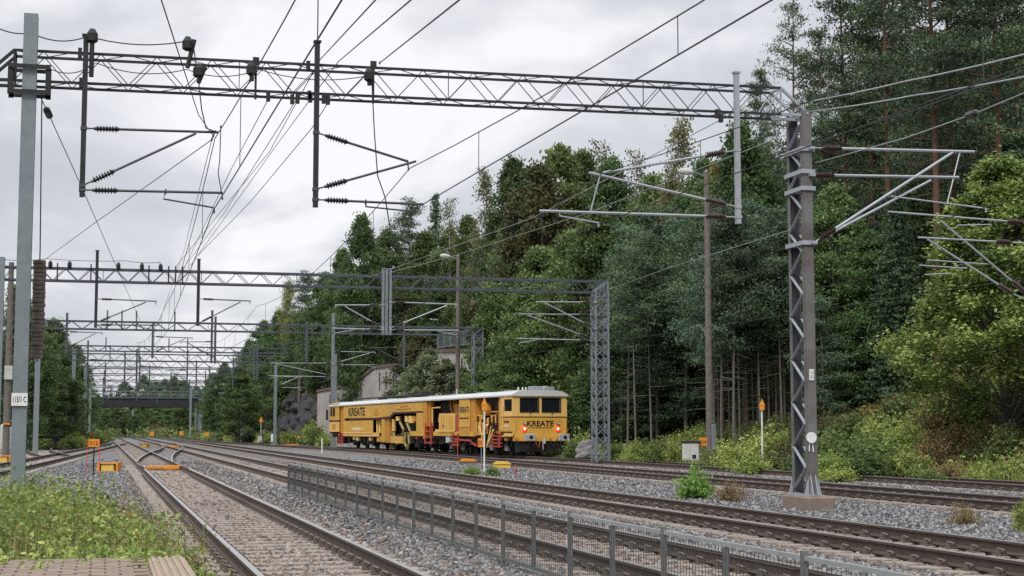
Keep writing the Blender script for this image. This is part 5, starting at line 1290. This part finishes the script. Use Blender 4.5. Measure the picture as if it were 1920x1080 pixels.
def tpl_leafy(key, h=13.0, spread=2.8, leaf='leaf_green', seed=3, low=.12, nc=150, nl=110, size=.15, bark='barkdark', name='leafy_tree', lump=.62, flat=.25, sx=.8, pointy=.5, r=.16):
    rng = np.random.default_rng(seed); C = []; T = []; br = []; _, pts = trunk_mesh(h * .93, r, bark, (), .35, np.random.default_rng(seed))
    lob = [(rng.uniform(0, 6.28), rng.uniform(low, .95), rng.uniform(.18, .42)) for _ in range(9)]
    for i in range(nc):
        t = low + (1 - low) * rng.random() ** .9; a = rng.uniform(0, 6.28)
        prof = max(.05, sin(pi * min(1, (1 - t) / (1 - low) * (1 - pointy) + .0001) ** .8) if False else (1 - ((t - low) / (1 - low)) ** (1.4 + 1.6 * pointy)) ** .7 * (.55 + .45 * min(1, (t - low) * 4)))
        rr = spread * prof
        for (la, lt, lr) in lob:
            rr *= 1 + lr * max(0, cos(a - la)) * max(0, 1 - abs(t - lt) * 5) - lr * .35 * max(0, cos(a - la + 2)) * max(0, 1 - abs(t - lt) * 5)
        s = rng.uniform(.35, 1) ** .6; z = h * t
        o = axis_at(pts, min(h * .92, max(h * low * .7, z - rr * .7))); c = np.array([pts[0][0], pts[0][1], 0]) + np.array([cos(a) * rr * s, sin(a) * rr * s, z])
        if i % 2 == 0: br.append((tuple(o), tuple(c), .03 + .03 * (1 - t)))
        n = nl; sc = sx * (.75 + .5 * rng.random()) * (1 - .35 * t); off = rng.normal(size=(n, 3)) * np.array([.5, .5, .34]) * sc; bs = rng.uniform(.25, .7)
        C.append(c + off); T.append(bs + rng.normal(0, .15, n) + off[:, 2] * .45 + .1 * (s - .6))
    tm, _ = trunk_mesh(h * .93, r, bark, br, .35, np.random.default_rng(seed)); C = np.concatenate(C)
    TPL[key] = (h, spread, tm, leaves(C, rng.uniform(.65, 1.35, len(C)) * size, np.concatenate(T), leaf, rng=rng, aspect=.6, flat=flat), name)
def tpl_birch(key, h=14.0, spread=2.0, leaf='leaf_birch', seed=5, nb=46, nl=30, size=.085, low=.3):
    rng = np.random.default_rng(seed); C = []; T = []; br = []; _, pts = trunk_mesh(h, .13, 'barkbirch', (), .4, np.random.default_rng(seed))
    for i in range(nb):
        t = low + (1 - low) * (i + rng.random()) / nb; k = (t - low) / (1 - low); L = spread * (1 - k * .78) * rng.uniform(.5, 1.1); a = rng.uniform(0, 6.28); o = axis_at(pts, min(h * .985, h * t))
        e_ = o + np.array([cos(a) * L, sin(a) * L, L * .75]); br.append((tuple(o), tuple(e_), .022)); bs = rng.uniform(.2, .8)
        for s in (.5, .8, 1.0):
            c = o + (e_ - o) * s; n = nl; hang = rng.random(n) ** 1.2 * 1.1 * (1.1 - .5 * k); off = rng.normal(size=(n, 3)) * np.array([.24, .24, .16]); off[:, 2] -= hang; C.append(c + off); T.append(bs + rng.normal(0, .2, n))
            if s > .6: br.append((tuple(c), tuple(c + np.array([.1, .05, -1.0])), .009))
    tm, _ = trunk_mesh(h, .13, 'barkbirch', br, .4, np.random.default_rng(seed)); C = np.concatenate(C)
    TPL[key] = (h, spread, tm, leaves(C, rng.uniform(.7, 1.3, len(C)) * size, np.concatenate(T), leaf, rng=rng, aspect=.62), 'birch_tree')

tpl_pine('pa', 22, .42, 3.2, 48, seed=11, dens=2.1, size=.092); tpl_pine('pb', 22, .36, 3.0, 52, seed=12, dens=2.1, size=.092); tpl_pine('pc', 22, .55, 2.3, 26, seed=13, dens=1.2, size=.092)
tpl_pine('ya', 12, .42, 1.9, 40, 'leaf_bluepine', 14, 1.4, .09, True, .075, 'barkgrey'); tpl_pine('yb', 12, .12, 2.1, 56, 'leaf_bluepine', 15, 1.3, .09, False, .09, 'barkgrey'); tpl_pine('yc', 13, .52, 1.7, 34, 'leaf_pine', 16, 1.5, .09, True, .075, 'barkgrey')
tpl_pine('yd', 13, .55, 1.7, 30, 'leaf_pine', 17, 1.0, .12, True, .085, 'barkpine')
tpl_spruce('sa', 16, 2.5, seed=21); tpl_spruce('sb', 15, 2.2, seed=22, n_l=30)
tpl_leafy('la', 13, 2.7, 'leaf_green', 31, size=.10, nl=200); tpl_leafy('lb', 13, 3.1, 'leaf_dark', 32, pointy=.2, size=.10, nl=200); tpl_leafy('lc', 14, 2.4, 'leaf_dark', 33, .08, 160, 200, .10, pointy=.9); tpl_leafy('ld', 12, 2.9, 'leaf_green', 34, .05, 170, 200, .097, pointy=.3)
tpl_leafy('lo', 12, 3.2, 'leaf_olive', 35, .1, 170, 200, .097, pointy=.25); tpl_leafy('ly', 12, 1.9, 'leaf_yellow', 36, .2, 80, 80, .11, pointy=.6, sx=.6)
tpl_leafy('lw', 8, 1.8, 'leaf_willow', 38, .03, 150, 90, .085, pointy=.7, sx=.5, flat=.1, r=.06)
tpl_leafy('ma', 10.5, 3.7, 'leaf_maple', 37, .16, 290, 230, .085, name='maple_tree', flat=.6, pointy=.15, sx=.66)
tpl_birch('ba', seed=41); tpl_birch('bb', 15, 1.7, seed=42, nb=34, nl=24)
tpl_birch('by', 13, 2.2, 'leaf_yellow', 43, 50, 52)
def tpl_shrub(key, h, spread, leaf, seed, ns=46, nl=34, size=.05, up=.55, bark='barkgrey'):
    """ragged bush: leaves along stems that fan out from the root"""
    rng = np.random.default_rng(seed); C = []; T = []; br = []
    for i in range(ns):
        a = rng.uniform(0, 6.28); r = spread * rng.uniform(.1, 1.0) ** .8; z = h * rng.uniform(.35, 1.0) * (1 - .55 * (r / spread) ** 2) * (1.12 if rng.random() < .12 else 1)
        o = np.array([rng.normal(0, .1), rng.normal(0, .1), 0]); e_ = np.array([cos(a) * r, sin(a) * r, z]); m = (o + e_) / 2 + np.array([0, 0, .16 * h]); br.append((tuple(o), tuple(e_), .012)); bs = rng.uniform(.2, .75)
        t = rng.uniform(.2, 1.05, nl)[:, None]; c = o * (1 - t) ** 2 + 2 * m * t * (1 - t) + e_ * t * t
        C.append(c + rng.normal(0, 1, (nl, 3)) * spread * np.array([.10, .10, .08])); T.append(bs + rng.normal(0, .17, nl) + .35 * (t[:, 0] - .6))
    tm, _ = trunk_mesh(h * .5, .02, bark, br, .02, rng, name='stems'); C = np.concatenate(C)
    TPL[key] = (h, spread, tm, leaves(C, rng.uniform(.6, 1.4, len(C)) * size, np.concatenate(T), leaf, rng=rng, aspect=.55, flat=.25, name='foliage'), 'shrub')
tpl_shrub('sh', 2.2, 1.25, 'leaf_green', 51, 70, 60, .075); tpl_shrub('sw', 2.0, 1.4, 'leaf_weed', 52, 70, 60, .07)
tpl_shrub('sb_', 1.7, 1.5, 'leaf_brown', 53, 60, 44, .06); tpl_shrub('so', 2.4, 1.8, 'leaf_olive', 54, 70, 60, .08); tpl_shrub('sg', 2.0, 1.35, 'leaf_bush', 56, 60, 60, .085)

def plant(key, p, height, wscale, label, group=None, cat=None, width=None):
    h, sp, tm, cm, name = TPL[key]
    o = thing(name, label, cat or {'pine_tree': 'pine tree', 'spruce_tree': 'spruce tree', 'birch_tree': 'birch tree', 'maple_tree': 'maple tree', 'shrub': 'shrub'}.get(name, 'tree'), p, random.uniform(0, 6.28), group)
    sz = height / h; sx = sz ** .5 * wscale if width is None else width / sp
    o.scale = (sx, sx * random.uniform(.92, 1.08), sz)
    link('trunk' if name != 'shrub' else 'stems', tm, o); link('crown' if name != 'shrub' else 'foliage', cm, o); return o
def tree(key, px, d, top, ws, label, group=None, sink=0.0, width=None):
    q = atd(px, 800, d); g = H(q.x, q.y); z1 = atd(px, top, d).z; h = max(1.5, z1 - g)
    return plant(key, (q.x, q.y, g - sink), h + sink, ws, label, group, None, width)

GW = 'trees of the wood beside the tracks'
NEAR = [  # (template, px, depth, top py, width scale, label)
 ('pc', 1497, 80, -8, .78, 'slender see-through pine rising above the end of the near gantry'),
 ('pa', 1592, 74, -60, 1.0, 'dark pine standing just behind the concrete-footed mast top'),
 ('pb', 1678, 72, -140, 1.0, 'tall dark pine between the mast and the orange trunked pair'),
 ('pa', 1764, 62, -250, 1.0, 'tall pine with a thick bare orange trunk behind the mast bracket arms'),
 ('pb', 1796, 67, -230, .9, 'tall pine with slimmer orange trunk, close beside the thick one'),
 ('pa', 1884, 61, -240, 1.0, 'tall pine with dark trunk above the bright maple'),
 ('pb', 1965, 58, -200, 1.05, 'tall pine at the picture edge beyond the maple'),
 ('pb', 1432, 84, 140, .7, 'pine whose crown touches the drop post of the third bracket'),
 ('pa', 1548, 86, 60, .8, 'pine just behind the slender see-through pine'),
 ('pa', 1722, 88, -110, 1.1, 'broad pine in the second row behind the orange trunks'),
 ('pb', 1842, 82, -160, 1.1, 'pine in the second row above the maple'),
 ('pa', 1640, 94, 10, 1.0, 'pine far back in the high group, behind the mast brackets'),
 ('pb', 1930, 90, -130, 1.2, 'pine far back above the picture edge'),
 ('ma', 1888, 50, 300, .84, 'bright yellow green maple with layered leaves at the picture edge'),
 ('ma', 2010, 53, 320, 1.0, 'second bright maple mostly cut by the picture edge'),
 ('lb', 1572, 70, 350, .85, 'dark leafy tree right behind the concrete-footed mast'),
 ('lc', 1640, 68, 440, .9, 'dark tree filling the gap below the pines next to the maple'),
 ('sa', 1690, 66, 360, 1.0, 'dark spruce beside the maple crown'),
 ('lb', 1740, 70, 330, .9, 'dark leafy tree below the thick orange trunk'),
 ('yb', 1545, 67, 560, 1.1, 'small bluish pine just right of the mast, half its height'),
 ('lc', 1610, 69, 540, 1.0, 'low dark tree over the shrubs right of the mast'),
 ('lb', 1530, 74, 420, .9, 'dark tree showing on both sides of the mast'),
 ('lc', 1790, 66, 470, .9, 'dark tree in the shade between spruce and maple'),
 ('lb', 1920, 66, 260, 1.0, 'dark leafy tree behind the crowns of the maples'),
 ('ly', 1368, 86, 285, .75, 'tree with yellow orange leaves beside the third drop post'),
 ('lc', 1398, 80, 240, .9, 'green tree with pointed crown right of the yellow one'),
 ('ya', 1455, 82, 320, 1.1, 'bluish pine left of the concrete-footed mast'),
 ('ya', 1330, 80, 430, 1.2, 'bluish young pine right of the tall lamp pole'),
 ('yb', 1285, 84, 420, 1.15, 'bluish young pine with full skirt left of the lamp pole'),
 ('ya', 1236, 86, 400, 1.2, 'bluish pine between lamp pole and lattice mast, taller one'),
 ('yb', 1190, 90, 430, 1.2, 'bluish pine right behind the lattice mast'),
 ('ba', 1288, 100, 222, 1.05, 'tall thin birch with brown drooping top above the wood'),
 ('ly', 1262, 101, 330, .7, 'yellow brown tree under the tall thin birch'),
 ('bb', 1192, 112, 286, 1.0, 'thin birch top sticking out left of the tallest birch'),
 ('bb', 1122, 114, 268, 1.0, 'thin birch top above the green crowns, middle of three'),
 ('ba', 905, 126, 318, .95, 'feathery birch standing free against the sky over the train'),
 ('bb', 846, 134, 372, .9, 'small feathery birch beside the pointed spruce'),
 ('la', 1052, 110, 284, 1.0, 'green tree forming the highest dome of the middle wood'),
 ('la', 1092, 113, 292, .9, 'green tree beside the highest dome of the middle wood'),
 ('lo', 1008, 105, 318, .95, 'olive brown tree standing out among green crowns'),
 ('lc', 962, 118, 302, .9, 'dark green tree between the free birch and the olive brown tree'),
 ('lc', 1150, 108, 305, .9, 'dark green tree below the middle birch top'),
 ('lb', 1228, 106, 330, .9, 'dark tree behind the bluish pines'),
 ('lb', 1325, 97, 300, .9, 'dark tree behind the lamp on the tall pole'),
 ('la', 1012, 98, 470, 1.15, 'big light green tree spreading behind the train cab'),
 ('ld', 958, 104, 500, 1.05, 'light green tree left of the big spreading one'),
 ('la', 1072, 95, 440, 1.0, 'light green tree just left of the lattice mast'),
 ('ld', 1128, 92, 395, .95, 'green tree right behind the top of the lattice mast'),
 ('lc', 676, 142, 410, .85, 'narrow dark tree starting the high skyline'),
 ('yc', 768, 150, 380, 1.2, 'dark pine with open crown beside the pointed spruce'),
 ('sb', 815, 148, 360, .85, 'pointed dark spruce on the skyline over the train'),
 ('lb', 724, 152, 432, .9, 'dark tree between the narrow one and the open pine'),
 ('la', 792, 139, 440, .95, 'green tree in front of the pointed spruce'),
 ('lb', 842, 136, 430, .9, 'dark green tree under the small feathery birch'),
 ('la', 878, 131, 410, .85, 'green tree left of the free birch'),
 ('lb', 905, 128, 450, .9, 'dark tree under the free birch'),
 ('lc', 640, 152, 470, .8, 'dark tree on the falling skyline next to the narrow one'),
 ('lb', 608, 158, 512, .9, 'dark tree lower on the falling skyline'),
 ('yc', 574, 168, 515, 1.2, 'small dark pine sticking out beside the yellow birch'),
 ('by', 540, 184, 528, 1.0, 'yellowing birch standing on the falling skyline'),
 ('lc', 520, 190, 585, .9, 'green tree just left of the yellowing birch'),
 ('lb', 492, 204, 602, .9, 'tree low on the skyline, first left of the yellow birch group'),
 ('lc', 466, 218, 640, .9, 'tree near the end of the falling skyline'),
 ('yb', 442, 232, 662, 1.2, 'small conifer close to the end of the falling skyline'),
 ('lc', 420, 246, 682, .9, 'last but one tree before the bridge on the train side'),
 ('lb', 398, 262, 700, .9, 'last tree before the bridge on the train side'),
 ('lc', 598, 160, 590, .9, 'dark tree above the rock cut'), ('lb', 648, 150, 560, .95, 'dark tree behind the tall mast at the train rear'),
 ('ld', 700, 144, 540, .9, 'mid green tree behind the wall, left of the triple posts'), ('lb', 752, 146, 530, .9, 'dark tree behind the triple drop posts'),
 ('lc', 822, 133, 530, .9, 'dark tree left of the second lamp pole'), ('ld', 884, 127, 540, .9, 'green tree right of the second lamp pole'),
 ('lb', 560, 172, 590, .9, 'dark tree right above the middle of the rock'), ('lc', 530, 182, 640, .9, 'small tree at the left end of the rock top'), ('lb', 502, 196, 668, 1.0, 'low tree left of the rock cut'),
 ('lc', 470, 210, 700, 1.0, 'low bushy tree behind the two pale masts'), ('lb', 436, 228, 715, 1.1, 'low bushy tree close to the bridge end'), 
 ('lc', 96, 150, 602, 1.0, 'dark tree right of the rusty weights'), ('lb', 118, 146, 645, .85, 'dark tree behind the thick pale pole'), ('lc', 140, 168, 650, .75, 'dark tree behind the speed sign pole'),
 ('lb', 160, 190, 684, .6, 'small tree at the near bridge end beyond the sign'), ('lb', 60, 132, 590, .9, 'dark tree hidden behind the grey pole'), ('sa', 16, 114, 530, .9, 'dark spruce behind the wooden pole'),
 ('lb', 40, 120, 560, .9, 'dark leafy tree between wooden pole and grey pole'), ('sb', -25, 104, 500, 1.0, 'spruce cut by the picture edge behind the wooden pole'), ('lc', 112, 172, 630, .9, 'tree in the second row right of the weights'),
 ('la', 122, 140, 715, .8, 'lighter bushy tree at the foot of the speed sign pole'), ('ld', 112, 136, 700, 1.0, 'lighter tree with brownish leaves above the buffer stop'),]
for k, px, d, top, ws, lab in NEAR: tree(k, px, d, top, ws, lab, GW)
# young pole-stage trees with bare lower stems
for i in range(24):
    px = 1330 + i * 6.2 + random.uniform(-3, 3); tree(('yc', 'ya', 'yc', 'yc', 'ya', 'yd', 'yc')[i % 7], px, random.uniform(68, 79), random.uniform(380, 500), .95, 'thin young pine with bare grey stem in the dense stand left of the mast', 'thin young pines in the dense stand')
for i in range(12):
    px = 1150 + i * 14 + random.uniform(-3, 3); tree('yc', px, random.uniform(80, 92), random.uniform(440, 540), .95, 'thin young pine with bare stem in the shade around the tall lamp pole', 'thin young pines round the lamp pole')
# filler of the wood
def fill(n, p0, p1, d0, d1, t0, t1, keys, label, group, ws=1.0):
    for i in range(n):
        s = (i + random.random()) / n; tree(random.choice(keys), p0 + (p1 - p0) * s, random.uniform(d0, d1), t0 + (t1 - t0) * s + random.uniform(-22, 22), ws * random.uniform(.85, 1.15), label, group)
fill(9, 930, 1130, 92, 104, 640, 560, ('ld', 'lc', 'lb'), 'low dark tree in the wood edge behind the train cab', 'low trees behind the train cab')
fill(8, 1140, 1320, 84, 92, 600, 560, ('lc', 'yb', 'lb'), 'low dark tree in the wood edge right of the lattice mast', 'low trees right of the lattice mast')
fill(10, 930, 1320, 108, 120, 420, 380, ('lb', 'lc', 'la'), 'dark tree deep inside the middle wood', 'trees deep inside the middle wood')
fill(10, 1330, 1560, 88, 100, 330, 260, ('pb', 'lb', 'sa'), 'dark tree deep inside the wood left of the mast', 'trees deep inside the wood left of the mast')
fill(10, 1600, 1990, 92, 108, 170, 20, ('pb', 'sa', 'lb'), 'dark tree deep behind the high pines', 'trees deep behind the high pines')
fill(8, 1560, 1960, 70, 80, 480, 440, ('lb', 'sa', 'lc'), 'dark tree in the shade below the high pines', 'trees in the shade below the high pines')
fill(12, 620, 920, 146, 170, 520, 470, ('lb', 'lc', 'la'), 'dark tree on the hill behind the concrete wall', 'trees on the hill behind the wall')
fill(9, 410, 620, 250, 170, 690, 560, ('lb', 'lc'), 'dark tree on the slope above the rock cut', 'trees on the slope above the rock cut')
fill(9, -60, 120, 118, 180, 640, 690, ('lb', 'lc', 'ld'), 'dark tree of the belt along the far siding', 'trees of the belt along the siding', 1.1)
fill(16, 160, 420, 310, 345, 772, 772, ('la', 'ld', 'lb'), 'pale green tree seen under the bridge', 'trees seen under the bridge', 1.1)
fill(14, 300, 470, 395, 470, 724, 716, ('lb', 'sa', 'lc'), 'hazy tree on the far ridge behind the bridge', 'trees on the far ridge', 1.2)
fill(16, 150, 420, 355, 400, 748, 748, ('lb', 'ld', 'sa'), 'hazy tree beyond the bridge', 'trees beyond the bridge', 1.1)
for px, top, lab in ((205, 722, 'feathery tree top over the near end of the bridge'), (232, 716, 'rounded tree top over the bridge, second from its near end'), (268, 704, 'highest tree top over the middle of the bridge'), (292, 716, 'tree top right of the highest one over the bridge'), (338, 714, 'tree top over the far end of the bridge'), (368, 724, 'small tree top where the bridge meets the slope')): tree('lb' if px != 205 else 'bb', px, 410, top, 1.2, lab)

# ---- shrubs
def shrub(key, px, py, d, hpx, wpx, label, group=None):
    q = atd(px, py, d); g = H(q.x, q.y); hh = hpx * d / F_PX
    return plant(key, (q.x, q.y, g - .08), hh + .08, 1, label, group, None, wpx * d / F_PX / 2)
def gshrub(key, px, py, hpx, wpx, label, group=None):
    q = gp(px, py); d = q.x * sin(YAW) + q.y * cos(YAW); return shrub(key, px, py, d, hpx, wpx, label, group)
gshrub('sg', 1302, 938, 64, 82, 'bright green leafy bush growing in the ballast behind the third track')
gshrub('sb_', 1372, 942, 44, 78, 'low yellow brown weed beside the bright green bush')
gshrub('sb_', 1805, 985, 44, 74, 'small withered brown weed in the ballast')
gshrub('sw', 1925, 1000, 70, 60, 'grey green weed clump cut by the picture edge')
gshrub('sw', 885, 892, 22, 42, 'small flowering weed at the foot of the triangle sign pole'); gshrub('sh', 925, 894, 22, 36, 'small green weed just right of the triangle sign pole')
tree('lw', 804, 113.5, 655, 1.0, 'tall light bushy willow growing before the concrete wall', None, 0, 1.9); tree('lw', 768, 117, 690, 1.0, 'light willow bush before the wall left of the tall one', None, 0, 1.5); tree('lw', 836, 112, 676, 1.0, 'grey green willow bush before the wall near the second lamp pole', None, 0, 2.2); tree('lw', 868, 112, 690, 1.0, 'willow bush before the wall beside its lattice mast', None, 0, 1.4)
tree('lo', 790, 129, 628, 1.0, 'olive brown bushy tree spreading over the top of the wall', None, 0, 3.4); shrub('so', 770, 680, 128, 62, 130, 'olive brown bush on the edge of the wall top'); shrub('so', 752, 676, 132, 40, 80, 'smaller olive brown bush above the wall')
SL = 'bushes on the green bank beside the outer track'
for px, d, hp, wp, k in ((1380, 59, 70, 110, 'sw'), (1440, 61, 92, 130, 'sw'), (1350, 62, 48, 80, 'sh'), (1545, 56, 95, 120, 'sh'), (1600, 54, 100, 120, 'sh'), (1560, 51, 62, 110, 'sw'), (1648, 52, 120, 130, 'sh'), (1690, 54, 110, 120, 'sw'), (1700, 49, 72, 110, 'sw'), (1625, 49, 62, 110, 'sh'), (1745, 51, 84, 110, 'sb_'), (1800, 52, 92, 120, 'sb_'), (1850, 50, 80, 110, 'so'), (1780, 47, 44, 100, 'sb_'), (1880, 49, 110, 90, 'sh'), (1905, 46, 60, 90, 'sw'), (1840, 46, 42, 90, 'sw'), (1490, 60, 80, 100, 'so'), (1410, 56, 40, 100, 'sw'), (1500, 55, 46, 100, 'sh'), (1730, 46.5, 34, 90, 'sh'), (1570, 48.5, 34, 90, 'sw'), (1460, 57, 56, 110, 'so'), (1650, 57, 120, 120, 'sw'), (1765, 56, 120, 130, 'sb_'), (1830, 56, 120, 130, 'sh'), (1925, 53, 130, 120, 'so'), (1530, 62, 120, 120, 'so'), (1590, 60, 130, 120, 'sh'), (1690, 60, 150, 120, 'sh'), (1400, 64, 70, 100, 'so')):
    wd = {'sw': 'yellow green', 'sh': 'green', 'sb_': 'reddish brown', 'so': 'olive brown'}[k]
    hp = hp if hp < 95 else 95 - (hp - 95) * .3
    shrub(k, px, 800, d, hp, wp, wd + ' bush among the tangled growth of the bank', SL + ', ' + wd)
VG = 'weedy bushes along the wood edge behind the outer track'
for px, d, hp, wp, k in ((1075, 78, 48, 60, 'sh'), (1090, 80, 66, 60, 'sw'), (1160, 74, 44, 70, 'sh'), (1195, 73, 52, 70, 'sw'), (1240, 70, 56, 70, 'sh'), (1268, 69, 64, 60, 'sw'), (1140, 76, 34, 60, 'sw'), (1345, 66, 40, 70, 'sh'), (1215, 76, 48, 60, 'sh'), (1178, 71, 30, 60, 'sw')):
    shrub(k, px, 800, d, hp, wp, ('yellow green' if k == 'sw' else 'green') + ' weedy bush along the wood edge near the lattice mast', VG + (' a' if k == 'sw' else ' b'))
for i, (px, d, hp) in enumerate(((596, 138, 40), (612, 134, 34), (575, 150, 44), (545, 155, 34), (528, 160, 30), (500, 165, 30), (470, 176, 26), (440, 190, 24), (420, 205, 20), (588, 146, 56), (455, 186, 30), (395, 225, 20))):
    shrub(('sh', 'sw')[i % 2], px, 800, d, hp, 46, 'low bush along the foot of the slope left of the train', 'low bushes left of the train')
for i, (px, d, hp) in enumerate(((75, 128, 36), (95, 134, 40), (118, 138, 44), (140, 132, 34), (152, 142, 40), (176, 150, 30), (185, 172, 26), (128, 128, 24), (100, 124, 18), (160, 134, 26), (196, 190, 24), (30, 118, 40), (8, 112, 36), (50, 120, 34))):
    shrub(('sw', 'sh', 'so')[i % 3], px, 800, d, hp, 50, 'low bush among the weeds around the buffer stop', 'low bushes round the buffer stop')
# reddish far bank seen under the bridge
q = atd(302, 818, 318); plant('sb_', (q.x, q.y, H(q.x, q.y) - .3), 3.2, 1, 'reddish brown overgrown bank far off under the bridge', None, 'shrub', 5.0)

# ---- uncountable ground growth
def scatter(name, X, Y, hmin, hmax, m, per, size, flat=.3, spread=.12, stems=True, zoff=0.0, aspect=.5):
    n = len(X); Z = hgt(X, Y) + zoff; C = []; T = []; S_ = []
    hh = RNG.uniform(hmin, hmax, n); base = RNG.uniform(.15, .75, n); lean = RNG.normal(0, .12, (n, 2))
    for k in range(per):
        t = RNG.random(n) ** .75; z = Z + hh * t
        C.append(np.stack([X + lean[:, 0] * t * hh + RNG.normal(0, spread, n) * (.4 + t), Y + lean[:, 1] * t * hh + RNG.normal(0, spread, n) * (.4 + t), z], -1)); T.append(base + RNG.normal(0, .17, n) + .18 * (t - .4)); S_.append(size * RNG.uniform(.55, 1.4, n))
    me = leaves(np.concatenate(C), np.concatenate(S_), np.concatenate(T), m, name, flat=flat, aspect=aspect); o = link(name, me); tag(o, kind='stuff'); return o
def blades(name, X, Y, hmin, hmax, m, per=3, wd=.012):
    n = len(X) * per; X = np.repeat(X, per) + RNG.normal(0, .06, n); Y = np.repeat(Y, per) + RNG.normal(0, .06, n); Z = hgt(X, Y) - .02
    h = RNG.uniform(hmin, hmax, n); a = RNG.uniform(0, 6.28, n); l = np.abs(RNG.normal(0, .3, n)) * h; w_ = wd * RNG.uniform(.6, 1.4, n)
    c, s = np.cos(a), np.sin(a); P = np.stack([X, Y, Z], -1); side = np.stack([-s, c, 0 * s], -1) * w_[:, None]
    mid = P + np.stack([c * l * .35, s * l * .35, h * .6], -1); tip = P + np.stack([c * l, s * l, h], -1)
    V = np.stack([P - side, P + side, mid + side * .7, mid - side * .7, tip], 1).reshape(-1, 3); k = np.arange(n) * 5
    Q = np.concatenate([np.stack([k, k + 1, k + 2, k + 3], -1), np.stack([k + 3, k + 2, k + 4, k + 4], -1)])
    b = np.repeat(RNG.random(n), 5); T3 = np.stack([k + 3, k + 2, k + 4], -1)
    V4 = V; me = bpy.data.meshes.new(name); me.from_pydata(V4.tolist(), [], np.stack([k, k + 1, k + 2, k + 3], -1).tolist() + T3.tolist())
    at = me.attributes.new('tint', 'FLOAT', 'POINT'); at.data.foreach_set('value', b.astype(np.float32)); me.materials.append(M[m]); o = link(name, me); tag(o, kind='stuff'); return o
# weeds between platform end and the grey pole
n = 2300; X = RNG.uniform(-4.5, 1.15, n); Y = 14.9 + RNG.random(n) ** 1.2 * 14.6
lim = np.interp(Y, [14, 17, 20, 24, 29], [1.05, 1.0, .75, .35, -.45]) + RNG.normal(0, .18, n)
ok = X < lim; X, Y = X[ok], Y[ok]
edge = np.clip((lim[ok] - X) / 1.2, .1, 1)
clump = .5 + .5 * np.sin(X * 2.9 + 1.7 * np.sin(Y * 1.1)) * np.sin(Y * 1.9 + X)
hs = np.where(Y < 18, .4, .9) * edge ** .5 * (.45 + .8 * clump)
s = (clump > .25) | (RNG.random(len(X)) < .3); X, Y, hs = X[s], Y[s], hs[s]
for part, (a, b_) in enumerate(((0, .35), (.35, .65), (.65, 2))):
    s = (hs > a) & (hs <= b_)
    if s.sum() > 5: scatter('weeds', X[s], Y[s], .12 + a * .5, (.40, .75, 1.1)[part], 'leaf_weed', 20, .038, .25, .10, aspect=.55)
n = 2300; X2 = RNG.uniform(-3, 1.3, n); Y2 = RNG.uniform(15, 27, n); l2 = np.interp(Y2, [14, 17, 20, 24, 29], [1.25, 1.15, .95, .6, -.2]); s = X2 < l2
scatter('withered_weeds', X2[s], Y2[s], .2, .85, 'leaf_brown', 11, .022, .1, .07)
big = RNG.integers(0, len(X), 60); scatter('broad_weed_leaves', X[big], Y[big], .25, .6, 'leaf_weed', 5, .060, .4, .08, aspect=.7)
blades('weed_grass', X[::2], Y[::2], .2, .85, 'leaf_grass', 5, .006)
k_ = RNG.integers(0, len(X), 420); scatter('flowering_weeds', X[k_], Y[k_], .5, 1.15, 'leaf_yellow', 5, .016, .1, .05)
n = 260; xx = RNG.uniform(.3, 1.0, n); yy = RNG.uniform(14.8, 19, n); scatter('weeds', xx, yy, .05, .30, 'leaf_weed', 10, .035, .4, .07)
n = 24; scatter('weeds', RNG.uniform(-1.2, .5, n), RNG.uniform(13.6, 14.75, n), .03, .13, 'leaf_weed', 8, .03, .4, .05, zoff=.50)
# grass strip and low growth on the bank
n = 9000; Y = RNG.uniform(30, 110, n); xr = np.interp(Y, _XRy, _XRx); X = xr - .5 + RNG.random(n) ** 1.6 * 7
blades('bank_grass', X, Y, .2, .6, 'leaf_grass', 4, .022)
n = 9500; Y = RNG.uniform(34, 80, n); xr = np.interp(Y, _XRy, _XRx); X = xr - .2 + RNG.random(n) ** 1.05 * 13
pat = np.sin(X * .7 + 2 * np.sin(Y * .22)) + np.sin(Y * .33 + X * .3)
brn = (Y > 37) & (Y < 50) & (X > 26.3) & (RNG.random(n) < .75)
s = (pat > -.35) & ~brn; scatter('bank_undergrowth', X[s], Y[s], .15, .95, 'leaf_bank', 14, .075, .35, .24)
s = (pat < -.1) | brn; scatter('withered_undergrowth', X[s], Y[s], .1, .6, 'leaf_brown', 10, .075, .3, .22)
n = 1600; Y = RNG.uniform(72, 116, n); X = np.interp(Y, _XRy, _XRx) - .4 + RNG.random(n) * 6; scatter('verge_undergrowth', X, Y, .1, .8, 'leaf_weed', 10, .10, .3, .25)
n = 2600; Y = RNG.uniform(110, 300, n); X = np.interp(Y, _XRy, _XRx) - 1.2 + RNG.random(n) ** 1.5 * 7; s = ~((Y > 110) & (Y < 153) & (X < np.interp(Y, _XRy, _XRx) + 1.4)); scatter('slope_undergrowth', X[s], Y[s], .2, 1.3, 'leaf_green', 12, .16, .3, .4)
n = 3000; Y = RNG.uniform(34, 300, n); X = np.interp(Y, _XLy, _XLx) + 1.2 - RNG.random(n) ** 1.4 * 8; scatter('siding_undergrowth', X, Y, .2, 1.3, 'leaf_weed', 12, .13, .3, .4)
n = 1500; X = RNG.uniform(-30, 40, n); Y = RNG.uniform(305, 400, n); scatter('far_undergrowth', X, Y, .3, 2.2, 'leaf_green', 12, .3, .3, .7)


# ragged low bushes that soften the edge of the stand
for i in range(14):
    px = 1335 + i * 14; shrub(('sh', 'so', 'sw')[i % 3], px, 800, random.uniform(66, 72), random.uniform(34, 70), random.uniform(50, 90), 'low ragged bush at the feet of the thin young pines', 'low bushes at the feet of the young pines')
